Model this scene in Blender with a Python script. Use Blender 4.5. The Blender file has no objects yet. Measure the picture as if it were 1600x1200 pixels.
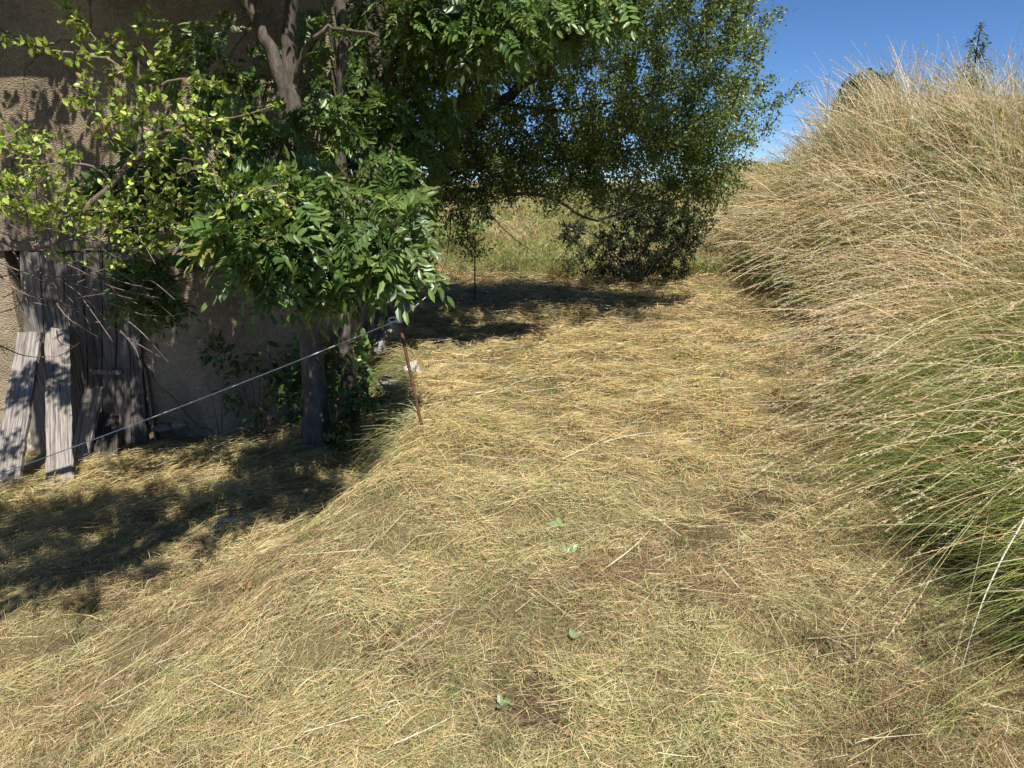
import bpy, math, random
import numpy as np
from mathutils import Vector, Matrix

random.seed(7)
R = np.random.default_rng(11)
scene = bpy.context.scene
COL = scene.collection

# ------------------------------------------------------------------ camera
CAMZ, PITCH, FPX = 1.6, math.radians(16.0), 1080.0
cam_d = bpy.data.cameras.new('camera')
cam_d.sensor_width = 36.0
cam_d.lens = 36.0 * FPX / 1600.0
cam_d.clip_start = 0.05
cam_d.clip_end = 6000.0
cam = bpy.data.objects.new('camera', cam_d)
cam.location = (0, 0, CAMZ)
cam.rotation_euler = (math.pi / 2 - PITCH, 0, 0)
COL.objects.link(cam)
scene.camera = cam

# ------------------------------------------------------------------ sky and sun
SUN_EL, SUN_AZ = math.radians(58.0), math.radians(160.0)   # azimuth clockwise from +Y: behind the camera, to its right
world = bpy.data.worlds.new('World')
scene.world = world
world.use_nodes = True
wn = world.node_tree
bg = wn.nodes['Background']
sky = wn.nodes.new('ShaderNodeTexSky')
sky.sky_type = 'NISHITA'
sky.sun_disc = False
sky.sun_elevation = SUN_EL
sky.sun_rotation = SUN_AZ
sky.altitude = 5000
sky.air_density = 1.0
sky.dust_density = 0.0
sky.ozone_density = 5.0
hs = wn.nodes.new('ShaderNodeHueSaturation')
hs.inputs['Saturation'].default_value = 1.1
wn.links.new(sky.outputs[0], hs.inputs['Color'])
wn.links.new(hs.outputs[0], bg.inputs[0])
bg.inputs[1].default_value = 0.097
sun_d = bpy.data.lights.new('sun', 'SUN')
sun_d.energy = 5.0
sun_d.angle = math.radians(0.5)
sun_d.color = (1.0, 0.955, 0.88)
sun = bpy.data.objects.new('sun', sun_d)
SUNV = Vector((math.sin(SUN_AZ) * math.cos(SUN_EL), math.cos(SUN_AZ) * math.cos(SUN_EL), math.sin(SUN_EL)))
sun.rotation_euler = SUNV.to_track_quat('Z', 'Y').to_euler()
sun.location = SUNV * 30
COL.objects.link(sun)
scene.view_settings.view_transform = 'Standard'
scene.view_settings.look = 'None'
scene.view_settings.exposure = 0.5
scene.view_settings.gamma = 1.0
scene.view_settings.use_curve_mapping = False
scene.render.engine = 'CYCLES'
cy = scene.cycles
cy.max_bounces = 8
cy.diffuse_bounces = 5
cy.glossy_bounces = 2
cy.transmission_bounces = 5
cy.transparent_max_bounces = 4
cy.caustics_reflective = False
cy.caustics_refractive = False
cy.use_denoising = True
cy.denoiser = 'OPENIMAGEDENOISE'
cy.denoising_input_passes = 'RGB_ALBEDO_NORMAL'
cy.denoising_prefilter = 'ACCURATE'

# ------------------------------------------------------------------ helpers
SP, CP = math.sin(PITCH), math.cos(PITCH)

def ray(px, py):
    u = (px - 800.0) / FPX
    v = (600.0 - py) / FPX
    return u, v * SP + CP, v * CP - SP

def P(px, py, Y):
    """world point seen at photo pixel (px, py) that lies at distance Y in front of the camera's foot"""
    a, b, c = ray(px, py)
    t = Y / b
    return np.array([a * t, Y, CAMZ + c * t])

def PL(pts, Y):
    return np.array([P(p[0], p[1], p[2] if len(p) > 2 else Y) for p in pts])

def sstep(a, b, x):
    t = np.clip((x - a) / (b - a), 0, 1)
    return t * t * (3 - 2 * t)

def vnoise(x, y, seed=0):
    """value noise in 0..1, numpy arrays"""
    xi = np.floor(x).astype(np.int64)
    yi = np.floor(y).astype(np.int64)
    fx = x - xi
    fy = y - yi
    fx = fx * fx * (3 - 2 * fx)
    fy = fy * fy * (3 - 2 * fy)
    def h(i, j):
        n = (i * 374761393 + j * 668265263 + seed * 974634721) & 0x7fffffff
        n = ((n ^ (n >> 13)) * 1274126177) & 0x7fffffff
        n = n ^ (n >> 16)
        return (n & 0xffff) / 65535.0
    a = h(xi, yi) * (1 - fx) + h(xi + 1, yi) * fx
    b = h(xi, yi + 1) * (1 - fx) + h(xi + 1, yi + 1) * fx
    return a * (1 - fy) + b * fy

def fbm(x, y, seed=0, o=3):
    s, a, n = 0, 0.5, 0
    for k in range(o):
        s = s + a * vnoise(x * 2 ** k, y * 2 ** k, seed + k)
        n += a
        a *= 0.5
    return s / n

def norm(v):
    return v / np.maximum(np.linalg.norm(v, axis=-1, keepdims=True), 1e-9)

# terrain -----------------------------------------------------------
def edge_x(y):
    return np.interp(y, [0, 2, 3.2, 4.2, 5.2, 5.95, 7, 9, 11, 13], [-.2, -.3, -.45, -.58, -.72, -.84, -1.1, -1.45, -1.9, -2.3])

def ledge_w(y):
    return np.interp(y, [0, 3, 4.0, 4.5, 9, 12, 16], [2.2, 1.5, .6, .3, .32, 1.0, 3.0])

def toe_x(y):
    return np.interp(y, [-2, 0, 1.5, 2.2, 2.7, 3.6, 4.9, 8, 12, 16, 25, 60], [1.4, 1.55, 1.78, 1.92, 2.02, 2.22, 2.62, 3.25, 3.85, 4.4, 6.0, 14.0])

def bank_h(y):
    return np.interp(y, [-2, 0, 2, 4, 5.5, 8, 12, 16, 22, 40, 100], [.9, 1.0, 1.05, 1.14, 1.3, 2.05, 2.3, 1.3, .7, .6, .5])

def height(x, y):
    x = np.asarray(x, float)
    y = np.asarray(y, float)
    xc = np.clip(x, -9, 200)
    up = 0.02 * np.sin(xc * 1.3 + y * .7) + 0.05 * (fbm(x * 1.1, y * 1.1, 3) - .5)
    lo = -.08 + .11 * np.minimum(xc, 0) - .05 * np.clip(y, 0, 9) + 0.06 * (fbm(x * 1.6, y * 1.6, 5) - .5)
    lo = lo + (up - lo) * sstep(9, 13.5, y)
    ex = edge_x(y) + (.1 + .16 * sstep(4, 4.6, y)) * (fbm(y * 2.6, y * 0 + 3.1, 9) - .5)
    t = sstep(0, 1, (x - ex) / ledge_w(y) + 1)
    z = lo * (1 - t) + up * t
    # crumbled, uneven face
    z = z + .16 * (fbm(x * 5, y * 5, 19) - .5) * np.exp(-(((x - ex) + ledge_w(y) * .5) / .3) ** 2) * sstep(3.6, 4.4, y) * (1 - sstep(9, 11, y))
    z = z - .2 * np.exp(-((x - ex + .32) / .2) ** 2) * sstep(3.9, 4.5, y) * (1 - sstep(5.6, 6.4, y))
    # small cavity in the ledge
    z = z - .75 * np.exp(-(((x + .82) / .1) ** 2 + ((y - 4.6) / .2) ** 2) ** 2)
    rl = fbm(x * 3.1, y * 3.1, 15) - .5
    z = z + (.085 * rl + .05 * np.abs(rl)) * (1 - sstep(14, 20, y))
    # far meadow rising to eye level
    z = z + 1.45 * sstep(11.5, 30, y) - .012 * np.clip(y - 34, 0, 400)
    # bank on the right
    d = x - toe_x(y) - .14 * (fbm(y * 1.2, y * 0 + 8.2, 21) - .5)
    bh = bank_h(y)
    steep = .13 * sstep(0, .1, d) + .87 * (1 - np.exp(-np.maximum(d, 0) / np.interp(y, [2, 4.5], [1.4, .9]))) * sstep(0, .2, d)
    gentle = sstep(-.1, 2.1, d)
    k = sstep(3.6, 6.5, y)
    pr = np.where(d > -.1, (1 - k) * np.where(d > 0, steep, 0) + k * gentle, 0)
    z = z + bh * pr + .2 * np.clip(d - 1.2, 0, 60) * sstep(7, 14, y + .6 * np.clip(d - 2, 0, 9)) * (1 - .6 * sstep(20, 60, d)) * (1 - .75 * sstep(13, 24, y))
    z = z + .5 * (fbm(x * 1.5, y * 1.5, 31, 2) - .5) * sstep(.2, 1.2, d)
    return z

def G(px, py):
    """ground point seen at photo pixel"""
    a, b, c = ray(px, py)
    t = np.linspace(1.0, 40, 8000)
    h = height(a * t, b * t)
    z = CAMZ + c * t
    i = int(np.argmax(z < h))
    return np.array([a * t[i], b * t[i], h[i]])

# mesh building -----------------------------------------------------
class MB:
    """collects vertices, faces, per-vertex colours; builds one mesh object"""
    def __init__(self):
        self.v, self.f, self.c, self.n = [], {}, [], 0
    def add(self, v, faces, c=None):
        v = np.asarray(v, np.float32).reshape(-1, 3)
        faces = np.asarray(faces, np.int32)
        self.v.append(v)
        if c is None:
            c = np.full((len(v), 3), .5, np.float32)
        c = np.asarray(c, np.float32)
        if c.ndim == 1:
            c = np.tile(c, (len(v), 1))
        self.c.append(c)
        self.f.setdefault(faces.shape[1], []).append(faces + self.n)
        self.n += len(v)
    def build(self, name, mat, parent=None, smooth=False):
        V = np.concatenate(self.v)
        me = bpy.data.meshes.new(name)
        me.vertices.add(len(V))
        me.vertices.foreach_set('co', V.ravel())
        loops, starts, tot, s = [], [], [], 0
        for k, fl in self.f.items():
            F = np.concatenate(fl)
            loops.append(F.ravel())
            starts.append(s + np.arange(len(F)) * k)
            tot.append(np.full(len(F), k))
            s += F.size
        L = np.concatenate(loops).astype(np.int32)
        S = np.concatenate(starts).astype(np.int32)
        me.loops.add(len(L))
        me.loops.foreach_set('vertex_index', L)
        me.polygons.add(len(S))
        me.polygons.foreach_set('loop_start', S)
        me.polygons.foreach_set('loop_total', np.concatenate(tot).astype(np.int32))
        me.polygons.foreach_set('use_smooth', np.full(len(S), smooth))
        at = me.color_attributes.new('col', 'FLOAT_COLOR', 'POINT')
        C4 = np.ones((len(V), 4), np.float32)
        C4[:, :3] = np.concatenate(self.c)
        at.data.foreach_set('color', C4.ravel())
        me.update(calc_edges=True)
        me.materials.append(mat)
        o = bpy.data.objects.new(name, me)
        COL.objects.link(o)
        if parent is not None:
            o.parent = parent
            o.matrix_parent_inverse = parent.matrix_world.inverted() if parent.type != 'EMPTY' else Matrix.Translation(-parent.location)
        return o

def tag(o, label, cat, group=None):
    o['label'] = label
    o['category'] = cat
    if group:
        o['group'] = group
    return o

def thing(name, loc, label, cat, group=None):
    o = bpy.data.objects.new(name, None)
    o.location = [float(q) for q in loc]
    o.empty_display_size = .1
    COL.objects.link(o)
    return tag(o, label, cat, group)

def tube(mb, pts, rad, sides=8, c=None, cap=True, wob=0.0):
    pts = np.asarray(pts, float)
    rad = np.broadcast_to(np.asarray(rad, float), (len(pts),))
    tan = norm(np.gradient(pts, axis=0))
    ref = np.array([.13, .21, 1.0]) if abs(tan[0][2]) < .9 else np.array([1.0, .2, .1])
    rings = []
    a = np.linspace(0, 2 * np.pi, sides, endpoint=False)
    for p, t, r in zip(pts, tan, rad):
        s = norm(np.cross(t, ref))
        b = np.cross(s, t)
        rr = r * (1 + wob * R.uniform(-1, 1, sides)) if wob else np.full(sides, r)
        rings.append(p + (np.cos(a) * rr)[:, None] * s + (np.sin(a) * rr)[:, None] * b)
    n = len(pts)
    V = np.concatenate(rings)
    i = np.arange(n - 1)[:, None] * sides
    j = np.arange(sides)[None]
    k = (np.arange(sides)[None] + 1) % sides
    F = np.stack([i + j, i + k, i + sides + k, i + sides + j], -1).reshape(-1, 4)
    if cap and sides == 4:
        F = np.concatenate([F, [[3, 2, 1, 0], [(n - 1) * 4 + q for q in range(4)]]])
    mb.add(V, F, c)
    if cap and sides > 4:
        V2 = np.concatenate([rings[0], [pts[0]], rings[-1], [pts[-1]]])
        F2 = [[(q + 1) % sides, q, sides] for q in range(sides)]
        F2 += [[sides + 1 + q, sides + 1 + (q + 1) % sides, 2 * sides + 1] for q in range(sides)]
        mb.add(V2, F2, c)

def spline(pts, n):
    """Catmull-Rom resampling"""
    p = np.asarray(pts, float)
    p = np.concatenate([[2 * p[0] - p[1]], p, [2 * p[-1] - p[-2]]])
    m = len(p) - 3
    out = []
    for q in np.linspace(0, m - 1e-6, n):
        i = int(q)
        t = q - i
        a, b, c, d = p[i], p[i + 1], p[i + 2], p[i + 3]
        out.append(.5 * ((2 * b) + (c - a) * t + (2 * a - 5 * b + 4 * c - d) * t * t + (3 * b - a - 3 * c + d) * t ** 3))
    return np.array(out)

def strands(mb, base, d0, L, W, bend, col, nseg=3, tip=.15, side=None, colv=None):
    """ribbons: base (N,3), first direction d0, length L, width W, bend (N,3) added as s^2"""
    N = len(base)
    s = np.linspace(0, 1, nseg + 1)
    c = base[:, None] + d0[:, None] * (L[:, None] * s)[..., None] + bend[:, None] * (L[:, None] * s ** 2)[..., None]
    if side is None:
        rv = R.normal(size=(N, 3))
        side = norm(np.cross(d0 + bend * .5, rv))
    w = W[:, None] * .5 * (1 - (1 - tip) * s[None] ** 1.5)
    a = c - side[:, None] * w[..., None]
    b = c + side[:, None] * w[..., None]
    V = np.stack([a, b], 2).reshape(N, -1, 3)
    k = 2 * (nseg + 1)
    q = np.array([[2 * i, 2 * i + 1, 2 * i + 3, 2 * i + 2] for i in range(nseg)])
    F = (np.arange(N)[:, None, None] * k + q[None]).reshape(-1, 4)
    C = np.repeat(col[:, None], k, 1)
    if colv is not None:      # root-to-tip tint (darker foot, paler tip)
        ss = np.repeat(s, 2)[None, :, None]
        C = C * (1 - ss) + colv[:, None] * ss
    mb.add(V.reshape(-1, 3), F, C.reshape(-1, 3))
    return c

LEAF8 = np.array([[0, 0, 0], [.33, 0, -.03], [.7, 0, -.02], [1, 0, -.1], [.3, .5, .1], [.68, .4, .07], [.3, -.5, .1], [.68, -.4, .07]])
LEAF8T = np.array([[0, 1, 4], [2, 3, 5], [1, 0, 6], [3, 2, 7]])
LEAF8Q = np.array([[1, 2, 5, 4], [2, 1, 6, 7]])
LEAF6 = np.array([[0, 0, 0], [.45, .5, .12], [1, 0, -.05], [.45, -.5, .12], [.5, 0, -.04]])
LEAF6T = np.array([[0, 4, 1], [4, 2, 1], [0, 3, 4], [4, 3, 2]])

def leaves(mb, pos, ax, nr, L, W, col, fine=True):
    T = LEAF8 if fine else LEAF6
    ax = norm(ax)
    sd = norm(np.cross(nr, ax))
    nn = np.cross(ax, sd)
    V = (pos[:, None] + ax[:, None] * (T[None, :, 0] * L[:, None])[..., None] + sd[:, None] * (T[None, :, 1] * W[:, None])[..., None]
         + nn[:, None] * (T[None, :, 2] * W[:, None])[..., None])
    k = len(T)
    N = len(pos)
    off = np.arange(N)[:, None, None] * k
    C = np.repeat(col[:, None], k, 1).reshape(-1, 3)
    if fine:
        n0 = mb.n
        mb.add(V.reshape(-1, 3), (off + LEAF8T[None]).reshape(-1, 3), C)
        mb.f.setdefault(4, []).append((off + LEAF8Q[None]).reshape(-1, 4).astype(np.int32) + n0)
    else:
        mb.add(V.reshape(-1, 3), (off + LEAF6T[None]).reshape(-1, 3), C)

def pal(N, cols, w, jit=.18):
    cols = np.array(cols)
    w = np.array(w, float)
    i = R.choice(len(cols), N, p=w / w.sum())
    c = cols[i] * (1 + jit * R.normal(size=(N, 1))) * (1 + .06 * R.normal(size=(N, 3)))
    return np.clip(c, .01, .95)

# ------------------------------------------------------------------ materials
def mat(name):
    m = bpy.data.materials.new(name)
    m.use_nodes = True
    return m, m.node_tree.nodes, m.node_tree.links, m.node_tree.nodes['Principled BSDF']

def leafmat(name, rough=.45, spec=.4, trans=.3, tcol=(1.2, 1.25, .5)):
    m, n, l, b = mat(name)
    a = n.new('ShaderNodeAttribute')
    a.attribute_name = 'col'
    l.new(a.outputs['Color'], b.inputs['Base Color'])
    b.inputs['Roughness'].default_value = rough
    b.inputs['Specular IOR Level'].default_value = spec
    t = n.new('ShaderNodeBsdfTranslucent')
    mu = n.new('ShaderNodeMix')
    mu.data_type = 'RGBA'
    mu.blend_type = 'MULTIPLY'
    mu.inputs[0].default_value = 1
    l.new(a.outputs['Color'], mu.inputs[6])
    mu.inputs[7].default_value = (*tcol, 1)
    l.new(mu.outputs[2], t.inputs['Color'])
    mx = n.new('ShaderNodeMixShader')
    mx.inputs[0].default_value = trans
    l.new(b.outputs[0], mx.inputs[1])
    l.new(t.outputs[0], mx.inputs[2])
    l.new(mx.outputs[0], n['Material Output'].inputs[0])
    return m

M_leaf = leafmat('leaf', .38, .5, .3)
M_grass = leafmat('grass', .6, .25, .25, (1.1, 1.1, .8))
M_hay = leafmat('hay', .65, .2, .15, (1, 1, .9))

def rampmat(name, stops, scale, stretch=(1, 1, 1), rough=.85, bump=.4, bscale=None, detail=8, attr=0.0, dist=.02, coord='Object'):
    m, n, l, b = mat(name)
    tc = n.new('ShaderNodeTexCoord')
    mp = n.new('ShaderNodeMapping')
    mp.inputs['Scale'].default_value = stretch
    l.new(tc.outputs[coord], mp.inputs[0])
    nz = n.new('ShaderNodeTexNoise')
    nz.inputs['Scale'].default_value = scale
    nz.inputs['Detail'].default_value = detail
    nz.inputs['Roughness'].default_value = .65
    l.new(mp.outputs[0], nz.inputs['Vector'])
    rp = n.new('ShaderNodeValToRGB')
    el = rp.color_ramp.elements
    el[0].position, el[0].color = stops[0][0], (*stops[0][1], 1)
    el[1].position, el[1].color = stops[-1][0], (*stops[-1][1], 1)
    for p, c in stops[1:-1]:
        e = el.new(p)
        e.color = (*c, 1)
    l.new(nz.outputs['Fac'], rp.inputs[0])
    out = rp.outputs[0]
    if attr:
        a = n.new('ShaderNodeAttribute')
        a.attribute_name = 'col'
        mu = n.new('ShaderNodeMix')
        mu.data_type = 'RGBA'
        mu.blend_type = 'MULTIPLY'
        mu.inputs[0].default_value = attr
        l.new(out, mu.inputs[6])
        l.new(a.outputs['Color'], mu.inputs[7])
        out = mu.outputs[2]
    l.new(out, b.inputs['Base Color'])
    b.inputs['Roughness'].default_value = rough
    b.inputs['Specular IOR Level'].default_value = .2
    if bump:
        n2 = n.new('ShaderNodeTexNoise')
        n2.inputs['Scale'].default_value = bscale or scale * 2
        n2.inputs['Detail'].default_value = 6
        l.new(mp.outputs[0], n2.inputs['Vector'])
        bp = n.new('ShaderNodeBump')
        bp.inputs['Strength'].default_value = bump
        bp.inputs['Distance'].default_value = dist
        l.new(n2.outputs['Fac'], bp.inputs['Height'])
        l.new(bp.outputs[0], b.inputs['Normal'])
    return m

M_ground = rampmat('soil_and_thatch', [(.3, (.1, .068, .038)), (.5, (.25, .19, .095)), (.62, (.24, .23, .09)), (.8, (.42, .32, .15))], 45, bump=.9, bscale=90, dist=.03, attr=1.0)
M_bark = rampmat('ash_bark', [(.3, (.06, .048, .037)), (.55, (.145, .12, .095)), (.75, (.25, .22, .18))], 14, (1, 1, .35), bump=.8, bscale=45, dist=.012)
M_barkd = rampmat('thorn_bark', [(.3, (.05, .038, .03)), (.55, (.11, .085, .065)), (.78, (.24, .2, .16))], 16, (1, 1, .5), bump=.8, bscale=40, dist=.012)
M_barkp = rampmat('plum_bark', [(.3, (.12, .085, .07)), (.55, (.24, .18, .15)), (.78, (.42, .36, .31))], 20, bump=.6, bscale=60, dist=.006)
M_wood = rampmat('weathered_wood', [(.3, (.045, .037, .031)), (.44, (.18, .16, .14)), (.55, (.32, .29, .26)), (.74, (.5, .465, .425))], 8, (11, 11, .4), bump=.9, bscale=16, dist=.006, attr=1.0)
M_stone = rampmat('field_stone', [(.3, (.17, .16, .14)), (.55, (.36, .34, .31)), (.75, (.55, .53, .5))], 7, bump=.8, bscale=22, dist=.02, attr=1.0)
M_rust = rampmat('rusty_iron', [(.3, (.05, .026, .018)), (.55, (.15, .07, .045)), (.78, (.28, .15, .1))], 60, bump=.5, bscale=150, dist=.002)
M_tile = rampmat('roof_tile', [(.3, (.14, .07, .05)), (.7, (.3, .16, .11))], 6)

def plaster():
    m, n, l, b = mat('roughcast_plaster')
    tc = n.new('ShaderNodeTexCoord')
    big = n.new('ShaderNodeTexNoise')
    big.inputs['Scale'].default_value = 1.3
    big.inputs['Detail'].default_value = 7
    big.inputs['Roughness'].default_value = .6
    fine = n.new('ShaderNodeTexNoise')
    fine.inputs['Scale'].default_value = 30
    fine.inputs['Detail'].default_value = 6
    fine.inputs['Roughness'].default_value = .7
    vor = n.new('ShaderNodeTexVoronoi')
    vor.inputs['Scale'].default_value = 90
    for q in (big, fine, vor):
        l.new(tc.outputs['Object'], q.inputs['Vector'])
    r1 = n.new('ShaderNodeValToRGB')
    e = r1.color_ramp.elements
    e[0].position, e[0].color = .3, (.37, .3, .21, 1)
    e[1].position, e[1].color = .7, (.6, .48, .33, 1)
    l.new(big.outputs['Fac'], r1.inputs[0])
    r2 = n.new('ShaderNodeValToRGB')
    e = r2.color_ramp.elements
    e[0].position, e[0].color = .3, (.5, .48, .45, 1)
    e[1].position, e[1].color = .62, (1, 1, 1, 1)
    l.new(fine.outputs['Fac'], r2.inputs[0])
    mu = n.new('ShaderNodeMix')
    mu.data_type = 'RGBA'
    mu.blend_type = 'MULTIPLY'
    mu.inputs[0].default_value = .8
    l.new(r1.outputs[0], mu.inputs[6])
    l.new(r2.outputs[0], mu.inputs[7])
    l.new(mu.outputs[2], b.inputs['Base Color'])
    st = n.new('ShaderNodeTexNoise')
    st.inputs['Scale'].default_value = .7
    st.inputs['Detail'].default_value = 9
    st.inputs['Roughness'].default_value = .7
    st.inputs['Distortion'].default_value = .8
    l.new(tc.outputs['Object'], st.inputs['Vector'])
    r3 = n.new('ShaderNodeValToRGB')
    r3.color_ramp.elements[0].position, r3.color_ramp.elements[0].color = .46, (1, 1, 1, 1)
    r3.color_ramp.elements[1].position, r3.color_ramp.elements[1].color = .6, (.55, .54, .54, 1)
    l.new(st.outputs['Fac'], r3.inputs[0])
    m3 = n.new('ShaderNodeMix')
    m3.data_type = 'RGBA'
    m3.blend_type = 'MULTIPLY'
    m3.inputs[0].default_value = .85
    l.new(mu.outputs[2], m3.inputs[6])
    l.new(r3.outputs[0], m3.inputs[7])
    dn = n.new('ShaderNodeTexNoise')
    dn.inputs['Scale'].default_value = 3.0
    dn.inputs['Detail'].default_value = 5
    l.new(tc.outputs['Object'], dn.inputs['Vector'])
    va = n.new('ShaderNodeMix')
    va.data_type = 'RGBA'
    va.inputs[0].default_value = .22
    l.new(tc.outputs['Object'], va.inputs[6])
    l.new(dn.outputs['Color'], va.inputs[7])
    cr = n.new('ShaderNodeTexVoronoi')
    cr.feature = 'DISTANCE_TO_EDGE'
    cr.inputs['Scale'].default_value = .9
    l.new(va.outputs[2], cr.inputs['Vector'])
    r4 = n.new('ShaderNodeValToRGB')
    r4.color_ramp.elements[0].position, r4.color_ramp.elements[0].color = .002, (.3, .28, .26, 1)
    r4.color_ramp.elements[1].position, r4.color_ramp.elements[1].color = .009, (1, 1, 1, 1)
    l.new(cr.outputs['Distance'], r4.inputs[0])
    m4 = n.new('ShaderNodeMix')
    m4.data_type = 'RGBA'
    m4.blend_type = 'MULTIPLY'
    m4.inputs[0].default_value = .8
    l.new(m3.outputs[2], m4.inputs[6])
    l.new(r4.outputs[0], m4.inputs[7])
    l.new(m4.outputs[2], b.inputs['Base Color'])
    b.inputs['Roughness'].default_value = .95
    b.inputs['Specular IOR Level'].default_value = .1
    ad = n.new('ShaderNodeMath')
    ad.operation = 'SUBTRACT'
    l.new(fine.outputs['Fac'], ad.inputs[0])
    l.new(vor.outputs['Distance'], ad.inputs[1])
    bp = n.new('ShaderNodeBump')
    bp.inputs['Strength'].default_value = .8
    bp.inputs['Distance'].default_value = .02
    l.new(ad.outputs[0], bp.inputs['Height'])
    l.new(bp.outputs[0], b.inputs['Normal'])
    return m
M_plaster = plaster()

def plain(name, c, rough=.5):
    m, n, l, b = mat(name)
    nz = n.new('ShaderNodeTexNoise')
    nz.inputs['Scale'].default_value = 40
    rp = n.new('ShaderNodeValToRGB')
    rp.color_ramp.elements[0].color = (*[q * .75 for q in c], 1)
    rp.color_ramp.elements[1].color = (*[min(1, q * 1.1) for q in c], 1)
    l.new(nz.outputs['Fac'], rp.inputs[0])
    l.new(rp.outputs[0], b.inputs['Base Color'])
    b.inputs['Roughness'].default_value = rough
    return m
M_wire = plain('white_fence_cord', (.78, .78, .76), .5)
M_plastic = plain('grey_plastic', (.5, .55, .62), .4)

# ------------------------------------------------------------------ ground
def axis(lo, hi, step, far, grow=1.18):
    a = list(np.arange(lo, hi + 1e-6, step))
    s, q = step, a[-1]
    while q < far:
        s *= grow
        q += s
        a.append(q)
    s, q = step, a[0]
    b = []
    while q > -far:
        s *= grow
        q -= s
        b.append(q)
    return np.array(b[::-1] + a)

DIRT_SHADE = [(590, 1030, .16), (640, 1050, .12), (545, 1040, .1), (835, 1100, .17), (850, 1130, .12), (1150, 805, .25), (1080, 840, .2), (1440, 850, .22), (1490, 880, .2), (950, 490, .35),  # bare soil; patches along the bank's toe also darken its shaded foot
        (1230, 640, .3), (1330, 650, .3), (1130, 600, .2), (340, 920, .1), (1300, 1010, .16), (110, 1010, .14), (1060, 930, .14), (840, 580, .2), (1190, 780, .2)]
DIRT_SHADE = [(*G(a, b)[:2], r) for a, b, r in DIRT_SHADE]

def dirt_shade(x, y):
    m = 0 * x
    wob = .6 + .8 * fbm(x * 9, y * 9, 77)
    for a, b, r in DIRT_SHADE:
        m = np.maximum(m, np.exp(-((x - a) ** 2 + (y - b) ** 2) / (r * wob * .8) ** 2))
    return m

def build_ground():
    xs = axis(-6.5, 8, .05, 3000)
    ys = axis(-1.5, 16, .05, 3000)
    X, Y = np.meshgrid(xs, ys)
    D = dirt_shade(X, Y)
    Z = height(X, Y) + D * .03 * (fbm(X * 25, Y * 25, 4) - .35) + .03 * (fbm(X * 6, Y * 6, 14) - .5)
    mb = MB()
    w = len(xs)
    i = np.arange(len(ys) - 1)[:, None] * w
    j = np.arange(w - 1)[None]
    F = np.stack([i + j, i + j + 1, i + j + w + 1, i + j + w], -1).reshape(-1, 4)
    c = np.ones((X.size, 3)) * (1 - .5 * D.ravel()[:, None]) * (1 - D.ravel()[:, None] * np.array([0, .12, .1]))
    mb.add(np.stack([X, Y, Z], -1).reshape(-1, 3), F, c)
    o = mb.build('ground', M_ground, smooth=True)
    o['kind'] = 'structure'
build_ground()

# ------------------------------------------------------------------ mown hay and stubble
STRAW = [(.64, .48, .22), (.72, .59, .34), (.52, .36, .15), (.43, .4, .15), (.28, .19, .1), (.24, .3, .08)]

def frustum_xy(N, y0, y1, pw=1.0):
    """points on the ground, denser towards the camera's foot"""
    r = R.random(N)
    if pw == 1.0:
        y = y0 * (y1 / y0) ** r
    else:
        e = 1 - pw
        y = (y0 ** e + r * (y1 ** e - y0 ** e)) ** (1 / e)
    W = .85 * y + .7
    x = R.uniform(-1, 1, N) * W
    return x, y

def slope_z(x, y, L, dx, dy):
    return (height(x + dx * L, y + dy * L) - height(x, y)) / np.maximum(L, 1e-4)

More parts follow.
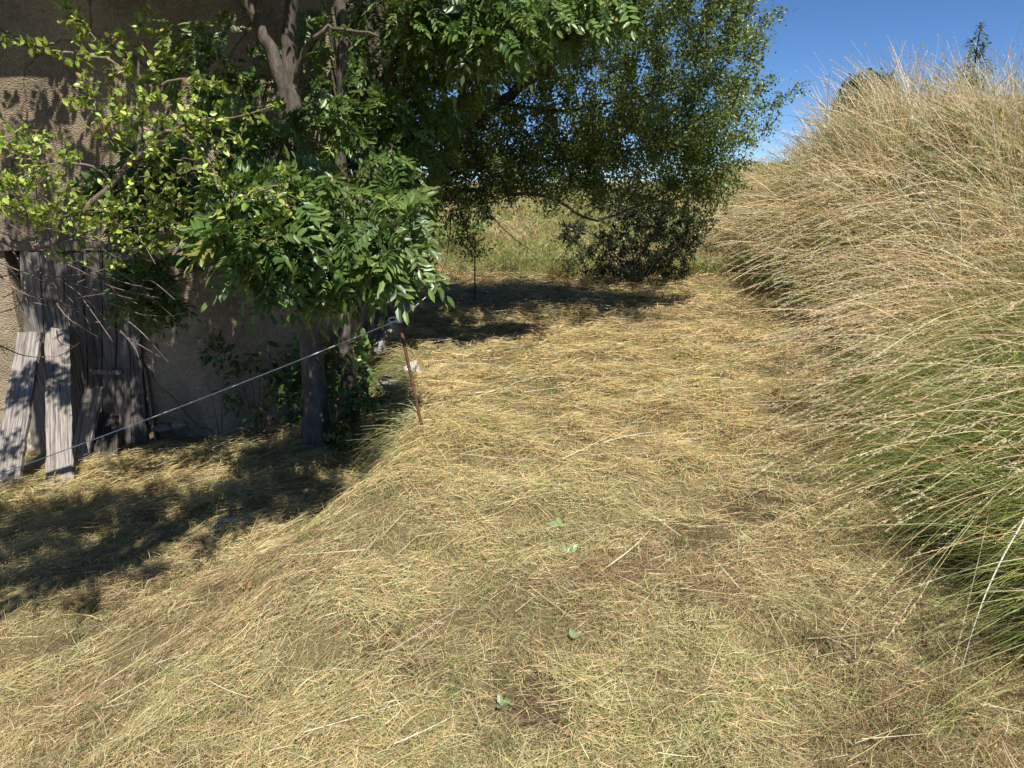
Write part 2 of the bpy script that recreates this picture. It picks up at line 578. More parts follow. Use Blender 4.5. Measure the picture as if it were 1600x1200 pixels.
def build_hay():
    mb = MB()
    N = 620000
    x, y = frustum_xy(N, 1.0, 13.5, 1.0)
    d = x - toe_x(y)
    mid = sstep(2.6, 4.6, y)                        # thicker dry hay further up the path
    clump = fbm(x * 4.2, y * 4.2, 41)
    keep = (d < .06 + .55 * sstep(4, 7, y) * R.random(N)) & ((y < 6.05) | (x > edge_x(y) - .5)) & (R.random(N) > dirt_shade(x, y) * .85) & (R.random(N) < np.clip(.3 + .15 * mid + 2.2 * (clump - .38), .06, 1))
    keep &= ~((((x + .82) / .12) ** 2 + ((y - 4.6) / .24) ** 2) < 1)
    x, y, mid, clump = x[keep], y[keep], mid[keep], clump[keep]
    N = len(x)
    # combed direction with wide spread
    th = math.radians(28) + R.normal(size=N) * (1.5 - .55 * mid) + 1.4 * (fbm(x * .8, y * .8, 51) - .5) + 2.6 * (fbm(x * 3.4, y * 3.4, 52) - .5)
    wild = R.random(N) < .3
    th[wild] = R.uniform(0, 2 * np.pi, wild.sum())
    dx, dy = np.cos(th), np.sin(th)
    L = R.gamma(2.6, .0165, N) * (1 + 1.15 * mid) + .012
    lo = R.random(N) < .025
    L[lo] *= 2.6
    W = np.maximum(R.uniform(.001, .0021, N), .0007 * y * R.uniform(.6, 1.3, N))
    pile = sstep(.4, .72, clump) * (.03 + .07 * mid)
    lift = R.random(N) ** 1.6 * (.012 + pile)
    b = np.stack([x, y, height(x, y) + .004 + lift + .4 * pile], -1)
    sl = slope_z(x, y, L, dx, dy)
    tilt = R.normal(size=N) * .16 + .06
    d0 = norm(np.stack([dx, dy, sl + tilt], -1))
    bend = np.stack([-dy, dx, 0 * dx], -1) * (R.normal(size=N) * .22)[:, None]
    bend[:, 2] -= tilt * .8
    col = pal(N, STRAW, [5, 2.4, 2.2, 2.0, 1.0, .6])
    near = 1 - mid
    sel = R.random(N) < near * .9
    col[sel] = pal(sel.sum(), [(.68, .53, .27), (.76, .63, .38), (.58, .43, .21), (.55, .5, .23), (.36, .25, .14), (.36, .4, .15)], [4, 2.8, 3, 2.2, 1.1, .8])
    g = R.random(N)
    gn = fbm(x * 1.5, y * 1.5, 61)
    sel = g < np.clip(.02 + .5 * (gn - .42) + .12 * near, 0, .5)
    col[sel] = pal(sel.sum(), [(.3, .33, .12), (.38, .39, .18), (.22, .27, .09)], [2, 2, 1])
    br = fbm(x * 1.9 + 5, y * 1.9, 71)
    sel = R.random(N) < np.clip((br - .52) * 3.2, 0, .75) * (.4 + .6 * near)
    col[sel] = pal(sel.sum(), [(.27, .18, .1), (.19, .12, .07), (.36, .25, .14)], [2, 1, 2])
    side = np.cross(d0, norm(R.normal(size=(N, 3)) * .6 + np.array([0, 0, 1.0])))
    strands(mb, b, d0, L, W, bend, col, 3, .4, norm(side))
    # a few long pale stalks lying on top
    n = 700
    x, y = frustum_xy(n, 1.2, 11, .8)
    k = (x - toe_x(y) < .1) & ((y < 6.0) | (x > edge_x(y)))
    x, y = x[k], y[k]
    n = len(x)
    th = math.radians(25) + R.normal(size=n) * .8
    dx, dy = np.cos(th), np.sin(th)
    L = R.uniform(.2, .6, n)
    d0 = norm(np.stack([dx, dy, slope_z(x, y, L, dx, dy) + R.normal(size=n) * .05 + .03], -1))
    b = np.stack([x, y, height(x, y) + R.uniform(.015, .06, n)], -1)
    L = L * np.interp(y, [1, 3, 6], [.55, .8, 1])
    bend = np.stack([-dy, dx, 0 * dx], -1) * (R.normal(size=n) * .12)[:, None]
    strands(mb, b, d0, L, np.maximum(.0026, .0008 * y), bend, pal(n, [(.68, .57, .36), (.74, .67, .5), (.55, .52, .24)], [3, 2, 1]), 4, .4)
    o = mb.build('mown_hay', M_hay)
    tag(o, 'dry mown hay strewn over the whole path and yard', 'hay')
    o['kind'] = 'stuff'

    mb = MB()
    N = 260000
    x, y = frustum_xy(N, 1.0, 10, 1.1)
    d = x - toe_x(y)
    dens = .25 + 1.5 * (fbm(x * 1.4, y * 1.4, 81) - .3)
    keep = (d < .1) & ((y < 6.0) | (x > edge_x(y) - .3)) & (R.random(N) > dirt_shade(x, y)) & (R.random(N) < dens)
    x, y = x[keep], y[keep]
    N = len(x)
    b = np.stack([x, y, height(x, y)], -1)
    d0 = norm(np.stack([R.normal(size=N) * .55 + .2, R.normal(size=N) * .55, np.ones(N)], -1))
    L = R.gamma(4, .0095, N) + .01
    bend = R.normal(size=(N, 3)) * .3
    bend[:, 2] = -.25
    gr = fbm(x * 1.1 + 9, y * 1.1, 91)[:, None]
    ca = pal(N, [(.2, .26, .08), (.28, .31, .12), (.38, .36, .18)], [2, 2, 2])
    cb = pal(N, [(.54, .43, .23), (.4, .29, .16), (.62, .52, .3)], [2, 1, 1.4])
    col = np.where(R.random((N, 1)) < sstep(.38, .72, gr) * .7, ca, cb)
    strands(mb, b, d0, L, np.maximum(R.uniform(.0014, .003, N), .00075 * y), bend, col, 2, .2)
    o = mb.build('short_grass', M_grass)
    tag(o, 'short green and tan stubble growing through the hay', 'grass')
    o['kind'] = 'stuff'
build_hay()

# ------------------------------------------------------------------ tall grass on the bank
def seedheads(mb, c, L, col, n=11, size=1.0):
    """spikelets along the last part of each stem; c is (N, nseg+1, 3)"""
    N = len(c)
    a = c[:, -2]
    e = c[:, -1]
    ax = norm(e - a)
    t = R.uniform(-.25, 1.05, (N, n))
    pos = a[:, None] + (e - a)[:, None] * t[..., None]
    dr = norm(ax[:, None] * 1.0 + R.normal(size=(N, n, 3)) * .3)
    ll = R.uniform(.009, .018, (N, n)) * size * np.clip(.55 + .12 * np.linalg.norm(a[:, :2], axis=1), .7, 1.6)[:, None] * (1.2 - .6 * np.abs(t - .4))
    M = N * n
    cc = np.repeat(col[:, None], n, 1).reshape(M, 3) * R.uniform(.85, 1.15, (M, 1))
    leaves(mb, pos.reshape(M, 3), dr.reshape(M, 3), R.normal(size=(M, 3)), ll.ravel(), ll.ravel() * .19, cc, fine=False)

def bank_xy(N, y0, y1, d0, d1, pw=1.0):
    r = R.random(N)
    if pw == 1.0:
        y = y0 * (y1 / y0) ** r
    else:
        e = 1 - pw
        y = (y0 ** e + r * (y1 ** e - y0 ** e)) ** (1 / e)
    d = R.uniform(d0, d1, N)
    return toe_x(y) + d, y, d

def tussocks(n, lo, hi, y0, y1, d0, d1, pw, spread):
    """clumps: returns per-blade root x, y, d and the clump's own random numbers"""
    x, y, d = bank_xy(n, y0, y1, d0, d1, pw)
    k = R.integers(lo, hi, n)
    i = np.repeat(np.arange(n), k)
    q = R.normal(size=(n, 4))[i]
    N = len(i)
    xx = x[i] + R.normal(size=N) * spread
    yy = y[i] + R.normal(size=N) * spread
    return xx, yy, xx - toe_x(yy), q

DRY = [(.64, .52, .28), (.74, .64, .41), (.54, .4, .19), (.5, .31, .14), (.55, .5, .24)]
GRN = [(.2, .27, .065), (.28, .34, .09), (.36, .39, .13), (.14, .19, .05)]

def build_bank():
    mb = MB()
    # understorey of green and dead blades in tussocks, leaning every way
    x, y, d, q = tussocks(3700, 14, 44, .8, 17, .08, 3.4, .9, .055)
    k = d > .45 * sstep(4, 6.5, y)
    x, y, d, q = x[k], y[k], d[k], q[k]
    N = len(x)
    b = np.stack([x, y, height(x, y) - .01], -1)
    fl = 3.0 * (fbm(x * 1.5, y * 1.5, 181, 2) - .5)
    d0 = norm(np.stack([-.38 + .42 * q[:, 0] + R.normal(size=N) * .35, -.15 + fl + .4 * q[:, 1] + R.normal(size=N) * .3, np.ones(N)], -1))
    L = R.gamma(7, .05, N) * np.exp(.3 * q[:, 2]) * (.55 + .9 * fbm(x * 1.9, y * 1.9, 191, 2))
    f = np.clip(.5 + .25 * q[:, 3] + R.normal(size=N) * .25, .05, 1.2)
    bend = np.stack([d0[:, 0] * .5 - .2 * f + R.normal(size=N) * .2, d0[:, 1] * .5 + R.normal(size=N) * .25, -f], -1)
    lush = sstep(.38, .6, fbm(x * .9, y * .9, 111)) * .4 + .5 * np.exp(-((y - 3.0) / 1.2) ** 2) * (d < 1.3)
    g = (R.random(N) * .5 + .5 * (.5 + .5 * np.tanh(q[:, 0] + q[:, 2]))) < .64 + .4 * lush
    col = np.where(g[:, None], pal(N, GRN, [3, 2, 2, 3]), pal(N, [(.46, .36, .18), (.58, .48, .28), (.38, .27, .13), (.33, .2, .1), (.38, .36, .17)], [3, 1.6, 3, 2, 2]))
    tipc = np.where((R.random(N) < .25)[:, None], pal(N, DRY, [3, 2, 2, 1, 2]), col)
    foot = col * np.array([.75, .78, .65])
    strands(mb, b, d0, L, np.maximum(R.uniform(.002, .005, N), .0008 * y * R.uniform(.7, 1.4, N)), bend, foot, 5, .12, colv=tipc)
    n = 900
    x, y, d = bank_xy(n, 2.0, 11, .1, 2.6, .8)
    d0 = norm(np.stack([-.4 + R.normal(size=n) * .5, R.normal(size=n) * .5 - .2, np.ones(n)], -1))
    strands(mb, np.stack([x, y, height(x, y)], -1), d0, R.uniform(.3, .7, n), R.uniform(.006, .013, n), np.stack([R.normal(size=n) * .4 - .3, R.normal(size=n) * .3, -R.uniform(.3, 1.1, n)], -1),
            pal(n, GRN + [(.55, .42, .2), (.4, .25, .12)], [3, 3, 3, 1, 2, 1]), 5, .1)
    n = 150
    x, y, d = bank_xy(n, 2.0, 11, .1, 2.2, .8)
    i = np.repeat(np.arange(n), 9)
    m = len(i)
    p = np.stack([x[i] + R.normal(size=m) * .05, y[i] + R.normal(size=m) * .05, height(x[i], y[i]) + R.uniform(.08, .4, m)], -1)
    Lw = R.uniform(.04, .1, m)
    leaves(mb, p, np.array([-.5, -.3, .2]) + R.normal(size=(m, 3)) * .7, R.normal(size=(m, 3)) * .5 + [-.2, -.4, .8], Lw, Lw * R.uniform(.3, .55, m), pal(m, GRN + [(.32, .3, .1)], [2, 3, 2, 3, 1]), True)
    # matted dead thatch close to the soil, coloured dark to deepen the shaded pockets
    N = 80000
    x, y, d = bank_xy(N, .8, 17, .03, 3.2, .9)
    b = np.stack([x, y, height(x, y) + R.uniform(0, .16, N) * np.clip(d * 4, .1, 1)], -1)
    d0 = norm(np.stack([-R.uniform(.2, 1, N), R.normal(size=N) * .8, -R.uniform(-.2, .9, N)], -1))
    strands(mb, b, d0, R.uniform(.1, .35, N), np.maximum(.002, .0008 * y), R.normal(size=(N, 3)) * .2,
            pal(N, [(.2, .15, .07), (.28, .21, .1), (.14, .1, .05), (.12, .14, .045), (.09, .12, .04)], [3, 2, 2, 3, 2]), 3, .3)
    o = mb.build('bank_grass', M_grass)
    tag(o, 'matted green and straw coloured grass covering the steep bank', 'grass')
    o['kind'] = 'stuff'
    # lush green tussocks at the near end, falling over the edge of the mown ground
    mb = MB()
    x, y, d, q = tussocks(150, 20, 55, 1.9, 4.6, .14, .95, .8, .06)
    N = len(x)
    b = np.stack([x, y, height(x, y)], -1)
    d0 = norm(np.stack([-.45 + .3 * q[:, 0] + R.normal(size=N) * .3, -.15 + .45 * q[:, 1] + R.normal(size=N) * .3, np.ones(N) * .9], -1))
    L = R.uniform(.35, .75, N) * np.exp(.15 * q[:, 2])
    f = np.clip(.75 + .25 * q[:, 3] + R.normal(size=N) * .18, .2, 1.2)
    bend = np.stack([-f * .5, R.normal(size=N) * .15, -f], -1)
    col = pal(N, [(.24, .32, .07), (.32, .39, .1), (.42, .44, .15), (.54, .49, .22)], [3, 3, 2, 2])
    strands(mb, b, d0, L, R.uniform(.002, .0042, N), bend, col, 6, .1, colv=col * R.uniform(.9, 1.5, (N, 1)))
    o = mb.build('green_bank_grass', M_grass)
    tag(o, 'lush green grass falling over the near foot of the bank', 'grass')
    o['kind'] = 'stuff'
    # flowering stems arching downhill, in clumps
    mb = MB()
    x, y, d, q = tussocks(760, 3, 20, 1.8, 17, .1, 3.4, .75, .09)
    k = (R.random(len(x)) < np.interp(y, [1.8, 3, 4.2], [.15, .5, 1])) & (d > .5 * sstep(4, 6.5, y))
    x, y, d, q = x[k], y[k], d[k], q[k]
    N = len(x)
    crest = sstep(1.1, 2.0, d)
    b = np.stack([x, y, height(x, y)], -1)
    ln = np.clip(.6 + .38 * q[:, 0] + R.normal(size=N) * .25, -.2, 1.5) * (1 - .5 * crest)
    d0 = norm(np.stack([-ln, -.2 + 2.2 * (fbm(x * 1.5, y * 1.5, 181, 2) - .5) + .5 * q[:, 1] + R.normal(size=N) * .3, np.ones(N)], -1))
    L = R.uniform(.65, 1.35, N) * np.exp(.1 * q[:, 2]) * (1 - .32 * crest * (y < 10.5))
    f = np.clip(.5 + .22 * q[:, 3] + R.normal(size=N) * .12, .08, .95) * (1 - .45 * crest)
    bend = np.stack([-f * .6, R.normal(size=N) * .1, -f * .95], -1)
    col = pal(N, DRY, [3, 4, 2, 1.8, 1.5], .14)
    c = strands(mb, b, d0, L, np.maximum(R.uniform(.0022, .0042, N), .00105 * y), bend, col, 8, .5)
    hc = pal(N, [(.68, .56, .36), (.74, .64, .45), (.56, .42, .26)], [3, 2, 2], .1)
    hd = R.random(N) < .7
    seedheads(mb, c[hd], L[hd], hc[hd], 26, 1.25)
    # long stems leaning out over the mown path
    N = 520
    x, y, d = bank_xy(N, 2.6, 10, .05, .9, .6)
    x = x + .5 * sstep(4, 6.5, y)
    b = np.stack([x, y, height(x, y) + .05], -1)
    d0 = norm(np.stack([-R.uniform(.7, 1.6, N), R.normal(size=N) * .5 - .25, np.ones(N) * .8], -1))
    L = R.uniform(.7, 1.25, N)
    f = R.uniform(.4, .95, N)
    bend = np.stack([-f * .3, R.normal(size=N) * .12, -f * .75], -1)
    c = strands(mb, b, d0, L, np.maximum(.0028, .0008 * y), bend, pal(N, DRY, [3, 4, 2, 2, 2], .1), 8, .4)
    seedheads(mb, c, L, pal(N, [(.62, .51, .33), (.68, .58, .4)], [2, 1], .08), 34, 1.35)
    # straight stray stalks crossing the mat in all directions
    N = 2400
    x, y, d = bank_xy(N, 2.6, 12, .2, 2.6, .6)
    b = np.stack([x, y, height(x, y) + R.uniform(.1, .45, N)], -1)
    d0 = norm(R.normal(size=(N, 3)) * np.array([1, .5, .55]) + np.array([-.3, -.3, .1]))
    strands(mb, b, d0, R.uniform(.4, 1.0, N), np.maximum(.0026, .0007 * y), R.normal(size=(N, 3)) * .05, pal(N, DRY, [3, 4, 2, 3, 1], .12), 4, .5)
    # thin upright stems on the crest, standing against the sky
    N = 2600
    x, y, d = bank_xy(N, 3.0, 13, .9, 2.6, .75)
    b = np.stack([x, y, height(x, y)], -1)
    d0 = norm(np.stack([R.normal(size=N) * .25 - .15, R.normal(size=N) * .2, np.ones(N)], -1))
    L = R.uniform(.6, 1.45, N) * np.interp(y, [3, 8, 10], [.4, .8, 1])
    bend = np.stack([R.normal(size=N) * .2 - .12, R.normal(size=N) * .12, -R.uniform(0, .25, N)], -1)
    c = strands(mb, b, d0, L, np.maximum(.0022, .00075 * y), bend, pal(N, [(.72, .62, .42), (.8, .72, .54), (.62, .5, .3)], [3, 3, 1], .1), 6, .4)
    seedheads(mb, c, L, pal(N, [(.7, .6, .44), (.6, .48, .34)], [2, 1], .08), 10, 1.0)
    o = mb.build('flowering_grass', M_grass)
    tag(o, 'long dry seed-headed grass stems arching out of the bank', 'grass')
    o['kind'] = 'stuff'
    # uncut meadow beyond the path
    mb = MB()
    N = 110000
    y = 12.2 + R.random(N) ** 1.8 * 45
    x = R.uniform(-.5, .8, N) * (y + 2)
    k = x < toe_x(y) + np.interp(y, [15, 17, 20], [1.0, 8, 60])
    k &= (y > 12.4 + 1.5 * (fbm(x * .8, x * 0, 131) - .5))
    x, y = x[k], y[k]
    N = len(x)
    tus = fbm(x * .9, y * .9, 141)
    b = np.stack([x, y, height(x, y)], -1)
    d0 = norm(np.stack([R.normal(size=N) * .35, R.normal(size=N) * .35 - .2, np.ones(N)], -1))
    L = R.uniform(.25, .6, N) * (.6 + .8 * tus)
    bend = np.stack([R.normal(size=N) * .35, -R.uniform(0, .4, N), -R.uniform(.1, .6, N)], -1)
    g = R.random(N) < sstep(.42, .62, fbm(x * .5, y * .5, 151)) * .65 + .12
    col = np.where(g[:, None], pal(N, [(.24, .32, .08), (.33, .38, .12), (.4, .4, .15)], [2, 2, 2]), pal(N, DRY, [3, 3, 2, 1, 2]))
    strands(mb, b, d0, L, .0011 * y, bend, col, 3, .2)
    o = mb.build('meadow_grass', M_grass)
    tag(o, 'tall uncut meadow grass in sun beyond the shaded path', 'grass')
    o['kind'] = 'stuff'
build_bank()

# ------------------------------------------------------------------ house
WALLY = 6.3
def box(mb, x0, x1, y0, y1, z0, z1, c=None):
    V = [(x, y, z) for x in (x0, x1) for y in (y0, y1) for z in (z0, z1)]
    mb.add(V, [[0, 1, 3, 2], [4, 6, 7, 5], [0, 4, 5, 1], [2, 3, 7, 6], [0, 2, 6, 4], [1, 5, 7, 3]], c)

def board(mb, a, b, c, d, th, col, rag0, rag1, n=16, w=6):
    """weathered board with corners a, b (foot) and c, d (head): wavering edges, ragged ends, slight cupping; thickness to the rear"""
    a, b, c, d = (np.array(q, float) for q in (a, b, c, d))
    nr = norm(np.cross(b - a, d - a))          # faces the viewer for a-b left to right
    up = norm(d - a)
    s = np.linspace(0, 1, w)
    t = np.linspace(0, 1, n)
    el, er = R.normal(size=n) * .0035, R.normal(size=n) * .0035
    cup = R.uniform(-.006, .006)
    g = []
    for i, q in enumerate(t):
        L0, R0 = a + (d - a) * q, b + (c - b) * q
        sd = norm(R0 - L0)
        row = L0 + (R0 - L0) * s[:, None] + sd * np.where(s < .5, el[i], er[i])[:, None] + nr * (cup * (1 - (2 * s - 1) ** 2) + .004 * math.sin(q * 5 + cup * 900))[:, None]
        if i == 0:
            row = row + up * (R.uniform(-1, 1, w) * rag0)[:, None]
        if i == n - 1:
            row = row + up * (R.uniform(-1, .6, w) * rag1)[:, None]
        g.append(row)
    g = np.array(g)
    back = g - nr * th
    V = np.concatenate([g.reshape(-1, 3), back.reshape(-1, 3)])
    F, o = [], n * w
    for i in range(n - 1):
        for j in range(w - 1):
            p = i * w + j
            F += [[p, p + 1, p + w + 1, p + w], [o + p + w, o + p + w + 1, o + p + 1, o + p]]
        F += [[i * w, (i + 1) * w, o + (i + 1) * w, o + i * w], [(i + 1) * w + w - 1, i * w + w - 1, o + i * w + w - 1, o + (i + 1) * w + w - 1]]
    for j in range(w - 1):
        k = (n - 1) * w + j
        F += [[j + 1, j, o + j, o + j + 1], [k, k + 1, o + k + 1, o + k]]
    mb.add(V, F, col)

def build_house():
    h = thing('house', (-4.5, WALLY, -.9), 'old stone house with tan roughcast wall and grey plank door behind the trees', 'house')
    XR, XL = -1.52, -9.0
    dx0, dx1, dz = P(40, 560, WALLY)[0], P(222, 640, WALLY)[0], P(100, 390, WALLY)[2]
    mb = MB()
    # front wall as a lightly uneven sheet with a door opening, returned 0.5 m deep
    xs = np.unique(np.concatenate([np.linspace(XL, dx0, 70), np.linspace(dx0, dx1, 20), np.linspace(dx1, XR, 50)]))
    zs = np.unique(np.concatenate([np.linspace(-1.6, dz, 40), np.linspace(dz, 4.6, 46)]))
    X, Z = np.meshgrid(xs, zs)
    Yw = WALLY + .03 * (fbm(X * 1.4, Z * 1.4, 161) - .5) + .018 * (fbm(X * 7, Z * 7, 171) - .5)
    Yw = np.where((np.abs(X - XR) < 1e-6), WALLY, Yw)
    V = np.stack([X, Yw, Z], -1).reshape(-1, 3)
    w = len(xs)
    F = []
    for i in range(len(zs) - 1):
        for j in range(w - 1):
            xm, zm = (xs[j] + xs[j + 1]) / 2, (zs[i] + zs[i + 1]) / 2
            if dx0 < xm < dx1 and zm < dz:
                continue
            F.append([i * w + j, i * w + j + 1, (i + 1) * w + j + 1, (i + 1) * w + j])
    mb.add(V, F)
    # door reveals, side and back walls, floor of the opening
    mb.add([(dx0, WALLY - .004, -1.6), (dx0, WALLY + .5, -1.6), (dx0, WALLY + .5, dz), (dx0, WALLY - .004, dz)], [[0, 1, 2, 3]])
    mb.add([(dx1, WALLY - .004, -1.6), (dx1, WALLY + .5, -1.6), (dx1, WALLY + .5, dz), (dx1, WALLY - .004, dz)], [[3, 2, 1, 0]])
    mb.add([(dx0, WALLY - .004, dz), (dx1, WALLY - .004, dz), (dx1, WALLY + .5, dz), (dx0, WALLY + .5, dz)], [[0, 1, 2, 3]])
    mb.add([(dx0, WALLY + .5, -1.6), (dx1, WALLY + .5, -1.6), (dx1, WALLY + .5, dz), (dx0, WALLY + .5, dz)], [[0, 1, 2, 3]], (.1, .1, .1))
    mb.add([(XR, WALLY, -1.6), (XR, WALLY + 3.4, -1.6), (XR, WALLY + 3.4, 4.6), (XR, WALLY, 4.6)], [[0, 1, 2, 3]])
    mb.add([(XL, WALLY, -1.6), (XL, WALLY + 3.4, -1.6), (XL, WALLY + 3.4, 4.6), (XL, WALLY, 4.6)], [[3, 2, 1, 0]])
    mb.add([(XL, WALLY + 3.4, -1.6), (XR, WALLY + 3.4, -1.6), (XR, WALLY + 3.4, 4.6), (XL, WALLY + 3.4, 4.6)], [[3, 2, 1, 0]])
    mb.build('wall', M_plaster, h)
    mb = MB()
    # low-pitched roof: two slabs meeting at a ridge parallel to the front
    e0, e1, rz = WALLY - .75, WALLY + 4.0, 5.2
    ym = WALLY + 1.7
    x0, x1 = XL - .4, XR + .2
    for ya, za in ((e0, 3.75), (e1, 3.75)):
        V = [(x0, ya, za), (x1, ya, za), (x1, ym, rz), (x0, ym, rz), (x0, ya, za + .14), (x1, ya, za + .14), (x1, ym, rz + .14), (x0, ym, rz + .14)]
        mb.add(V, [[0, 3, 2, 1], [4, 5, 6, 7], [0, 1, 5, 4], [1, 2, 6, 5], [3, 0, 4, 7]])
    mb.build('roof', M_tile, h)
    mb = MB()
    a, b = P(-60, 380, WALLY)[0], P(246, 380, WALLY)[0]
    box(mb, a, b, WALLY - .05, WALLY + .2, dz - .005, dz + .075, (.75, .68, .6))
    mb.build('lintel', M_wood, h)
    # plank door, one mesh: seven boards of uneven width, tone and foot
    mb = MB()
    et = [30, 62, 98, 130, 160, 184, 199, 211]
    eb = [49, 78, 112, 140, 160, 178, 206, 230]
    tones = [.95, .72, .62, .55, .7, .8, .62]
    fy = [718, 712, 706, 712, 700, 704, 694]
    for i in range(7):
        y0 = WALLY - .06 - .014 * R.random()
        n, w = 16, 5
        T = [P(et[i] + .7, 392 + 5 * R.random(), y0), P(et[i + 1] - .7, 392 + 5 * R.random(), y0)]
        B = [P(eb[i] + .7, fy[i], y0), P(eb[i + 1] - .7, fy[i], y0)]
        board(mb, B[0], B[1], T[1], T[0], .03, np.array([.82, .8, .8]) * tones[i], .03, .008)
    door = mb.build('door', M_wood, h)
    door['label'] = 'grey plank door with uneven weathered boards'
    mb = MB()
    p, q = P(141, 581, WALLY - .08), P(192, 584, WALLY - .08)
    box(mb, p[0], q[0], WALLY - .1, WALLY - .068, p[2] - .02, p[2] + .02, (.9, .88, .86))
    s = mb.build('crossbar', M_wood, door)
    s.matrix_parent_inverse = door.matrix_world.inverted()
    mb = MB()
    a = P(226, 575, WALLY - .06)
    box(mb, a[0] - .006, a[0] + .012, WALLY - .07, WALLY - .02, -.8, a[2], (.9, .85, .75))
    s = mb.build('edge_batten', M_wood, door)
    # fix parenting of sub-parts (door is parented with an inverse, its local frame is the world frame)
    for s in door.children:
        s.matrix_parent_inverse = Matrix.Identity(4)
build_house()

# leaning planks ------------------------------------------------------
def plank(name, foot, top, width, thick, label, tone, cut=0.0, twist=0.0, taper=1.0):
    foot, top = np.array(foot, float), np.array(top, float)
    ax = norm(top - foot)
    L = np.linalg.norm(top - foot)
    sd = norm(np.array([1.0, 0, 0]) - ax * ax[0])
    sd = norm(sd * math.cos(twist) + np.cross(ax, sd) * math.sin(twist))
    nr = np.cross(sd, ax)
    mb = MB()
    h0, h1 = width * .5, width * .5 * taper
    board(mb, (-h0, -thick / 2, 0), (h0, -thick / 2, 0), (h1, -thick / 2, L - cut), (-h1, -thick / 2, L), thick, np.array(tone) * .86, .01, .008, 22, 8)
    o = mb.build(name, M_wood)
    m = Matrix.Identity(4)
    for r in range(3):
        m[r][0], m[r][1], m[r][2], m[r][3] = sd[r], -nr[r], ax[r], foot[r]
    o.matrix_world = m
    tag(o, label, 'plank', 'planks leaning at the door')
    return o

g = G(2, 775)
plank('plank', (g[0], g[1], g[2] - .06), P(48, 518, WALLY - .12), .215, .035, 'widest pale plank tilted to the left against the door, at the left edge', (1.15, 1.13, 1.12), .03)
g = G(93, 772)
plank('plank', (g[0], g[1], g[2] - .05), P(91, 512, WALLY - .12), .19, .045, 'upright pale plank striped with twig shadows in front of the door', (1.12, 1.1, 1.07), .05, twist=.25)
g = G(126, 722)
plank('plank', (g[0], g[1] - .05, g[2] - .05), P(146, 612, WALLY - .32), .165, .03, 'short broken plank with a rounded top leaning beside the upright plank', (1.1, 1.08, 1.04), -.06, twist=-.1)
g = G(148, 728)
plank('plank', (g[0] + .02, g[1] + .1, g[2] - .08), P(168, 640, WALLY - .11), .2, .025, 'dark board standing in for the rotten hole at the foot of the door behind the broken plank', (.32, .3, .28), .1)  # dark board put in place of the hole in the door

# ------------------------------------------------------------------ stones
def stone(p, r, label, tone, name='stone', group='stones on the terrace edge', sq=(1, 1, 1), rot=0.0, seed=0):
    rg = np.random.default_rng(seed + 900)
    n, m = 18, 12
    th = np.linspace(0, 2 * np.pi, n, endpoint=False)
    ph = np.linspace(.05, np.pi - .05, m)
    T, Q = np.meshgrid(th, ph)
    D = np.stack([np.cos(T) * np.sin(Q), np.sin(T) * np.sin(Q), np.cos(Q)], -1)
    # facet: cut the ball by random planes
    rr = np.ones(T.shape) * 1.15
    for k in range(13):
        a = norm(rg.normal(size=3))
        dd = rg.uniform(.62, .95)
        dp = (D * a).sum(-1)
        rr = np.where(dp > .05, np.minimum(rr, dd / np.maximum(dp, .05)), rr)
    rr = rr + .05 * rg.normal(size=rr.shape)
    V = D * rr[..., None] * np.array(sq) * r
    c, s = math.cos(rot), math.sin(rot)
    V = np.stack([V[..., 0] * c - V[..., 1] * s, V[..., 0] * s + V[..., 1] * c, V[..., 2]], -1).reshape(-1, 3)
    F = [[i * n + j, (i + 1) * n + j, (i + 1) * n + (j + 1) % n, i * n + (j + 1) % n] for i in range(m - 1) for j in range(n)]
    mb = MB()
    mb.add(np.concatenate([V, V[:n].mean(0)[None], V[-n:].mean(0)[None]]), F, np.array(tone))
    N0 = n * m
    mb.f[3] = [np.array([[j, (j + 1) % n, N0] for j in range(n)] + [[(m - 1) * n + (j + 1) % n, (m - 1) * n + j, N0 + 1] for j in range(n)], np.int32)]
    o = mb.build(name, M_stone)
    o.location = [float(q) for q in p]
    return tag(o, label, 'stone', group)

def onray(px, py, Y, **k):
    return P(px, py, Y)

stone(G(646, 588) + np.array([0, 0, .035]), .1, 'white stone poking out of the hay just behind the near stake', (1.7, 1.68, 1.62), sq=(1.0, .9, 1.05), seed=3)
stone(P(600, 527, 7.0), .17, 'mossy rounded grey stone below the cord at the terrace edge', (.85, .8, .66), sq=(.95, .9, .95), seed=5)
stone(P(582, 535, 7.0), .15, 'tall narrow slab of stone standing on edge beside the mossy stone', (.9, .82, .72), sq=(.35, .6, 1.5), seed=8)
stone(P(593, 544, 6.6), .075, 'small pale pointed stone at the foot of the standing slab', (1.0, .96, .9), sq=(.9, .9, 1.2), seed=9)
stone(P(598, 478, 7.9), .2, 'large grey block at the top of the terrace edge under the ash leaves', (.85, .82, .78), sq=(1, .9, 1.1), seed=12)
stone(P(622, 487, 7.6), .14, 'flat grey stone right behind the tip of the near stake', (.95, .9, .84), sq=(1.3, 1, .8), seed=14)
stone(P(590, 505, 7.3), .11, 'rusty brown stone below the large grey block', (.8, .66, .54), sq=(1.2, .9, .7), seed=15)
stone(P(628, 617, 5.35), .1, 'dark stone half buried in the slope under the white stone', (.6, .57, .52), sq=(1.2, 1, .8), seed=18)
stone(P(190, 724, 6.1), .1, 'pale flat threshold stone at the foot of the plank door', (1.0, .92, .78), 'stone', 'stones at the foot of the wall', (1.2, .8, .6), seed=21)
stone(P(38, 695, 6.28), .15, 'rubble stone seen between the leaning planks left of the door', (1.1, 1.0, .85), 'stone', 'stones at the foot of the wall', (1, .8, .9), seed=23)
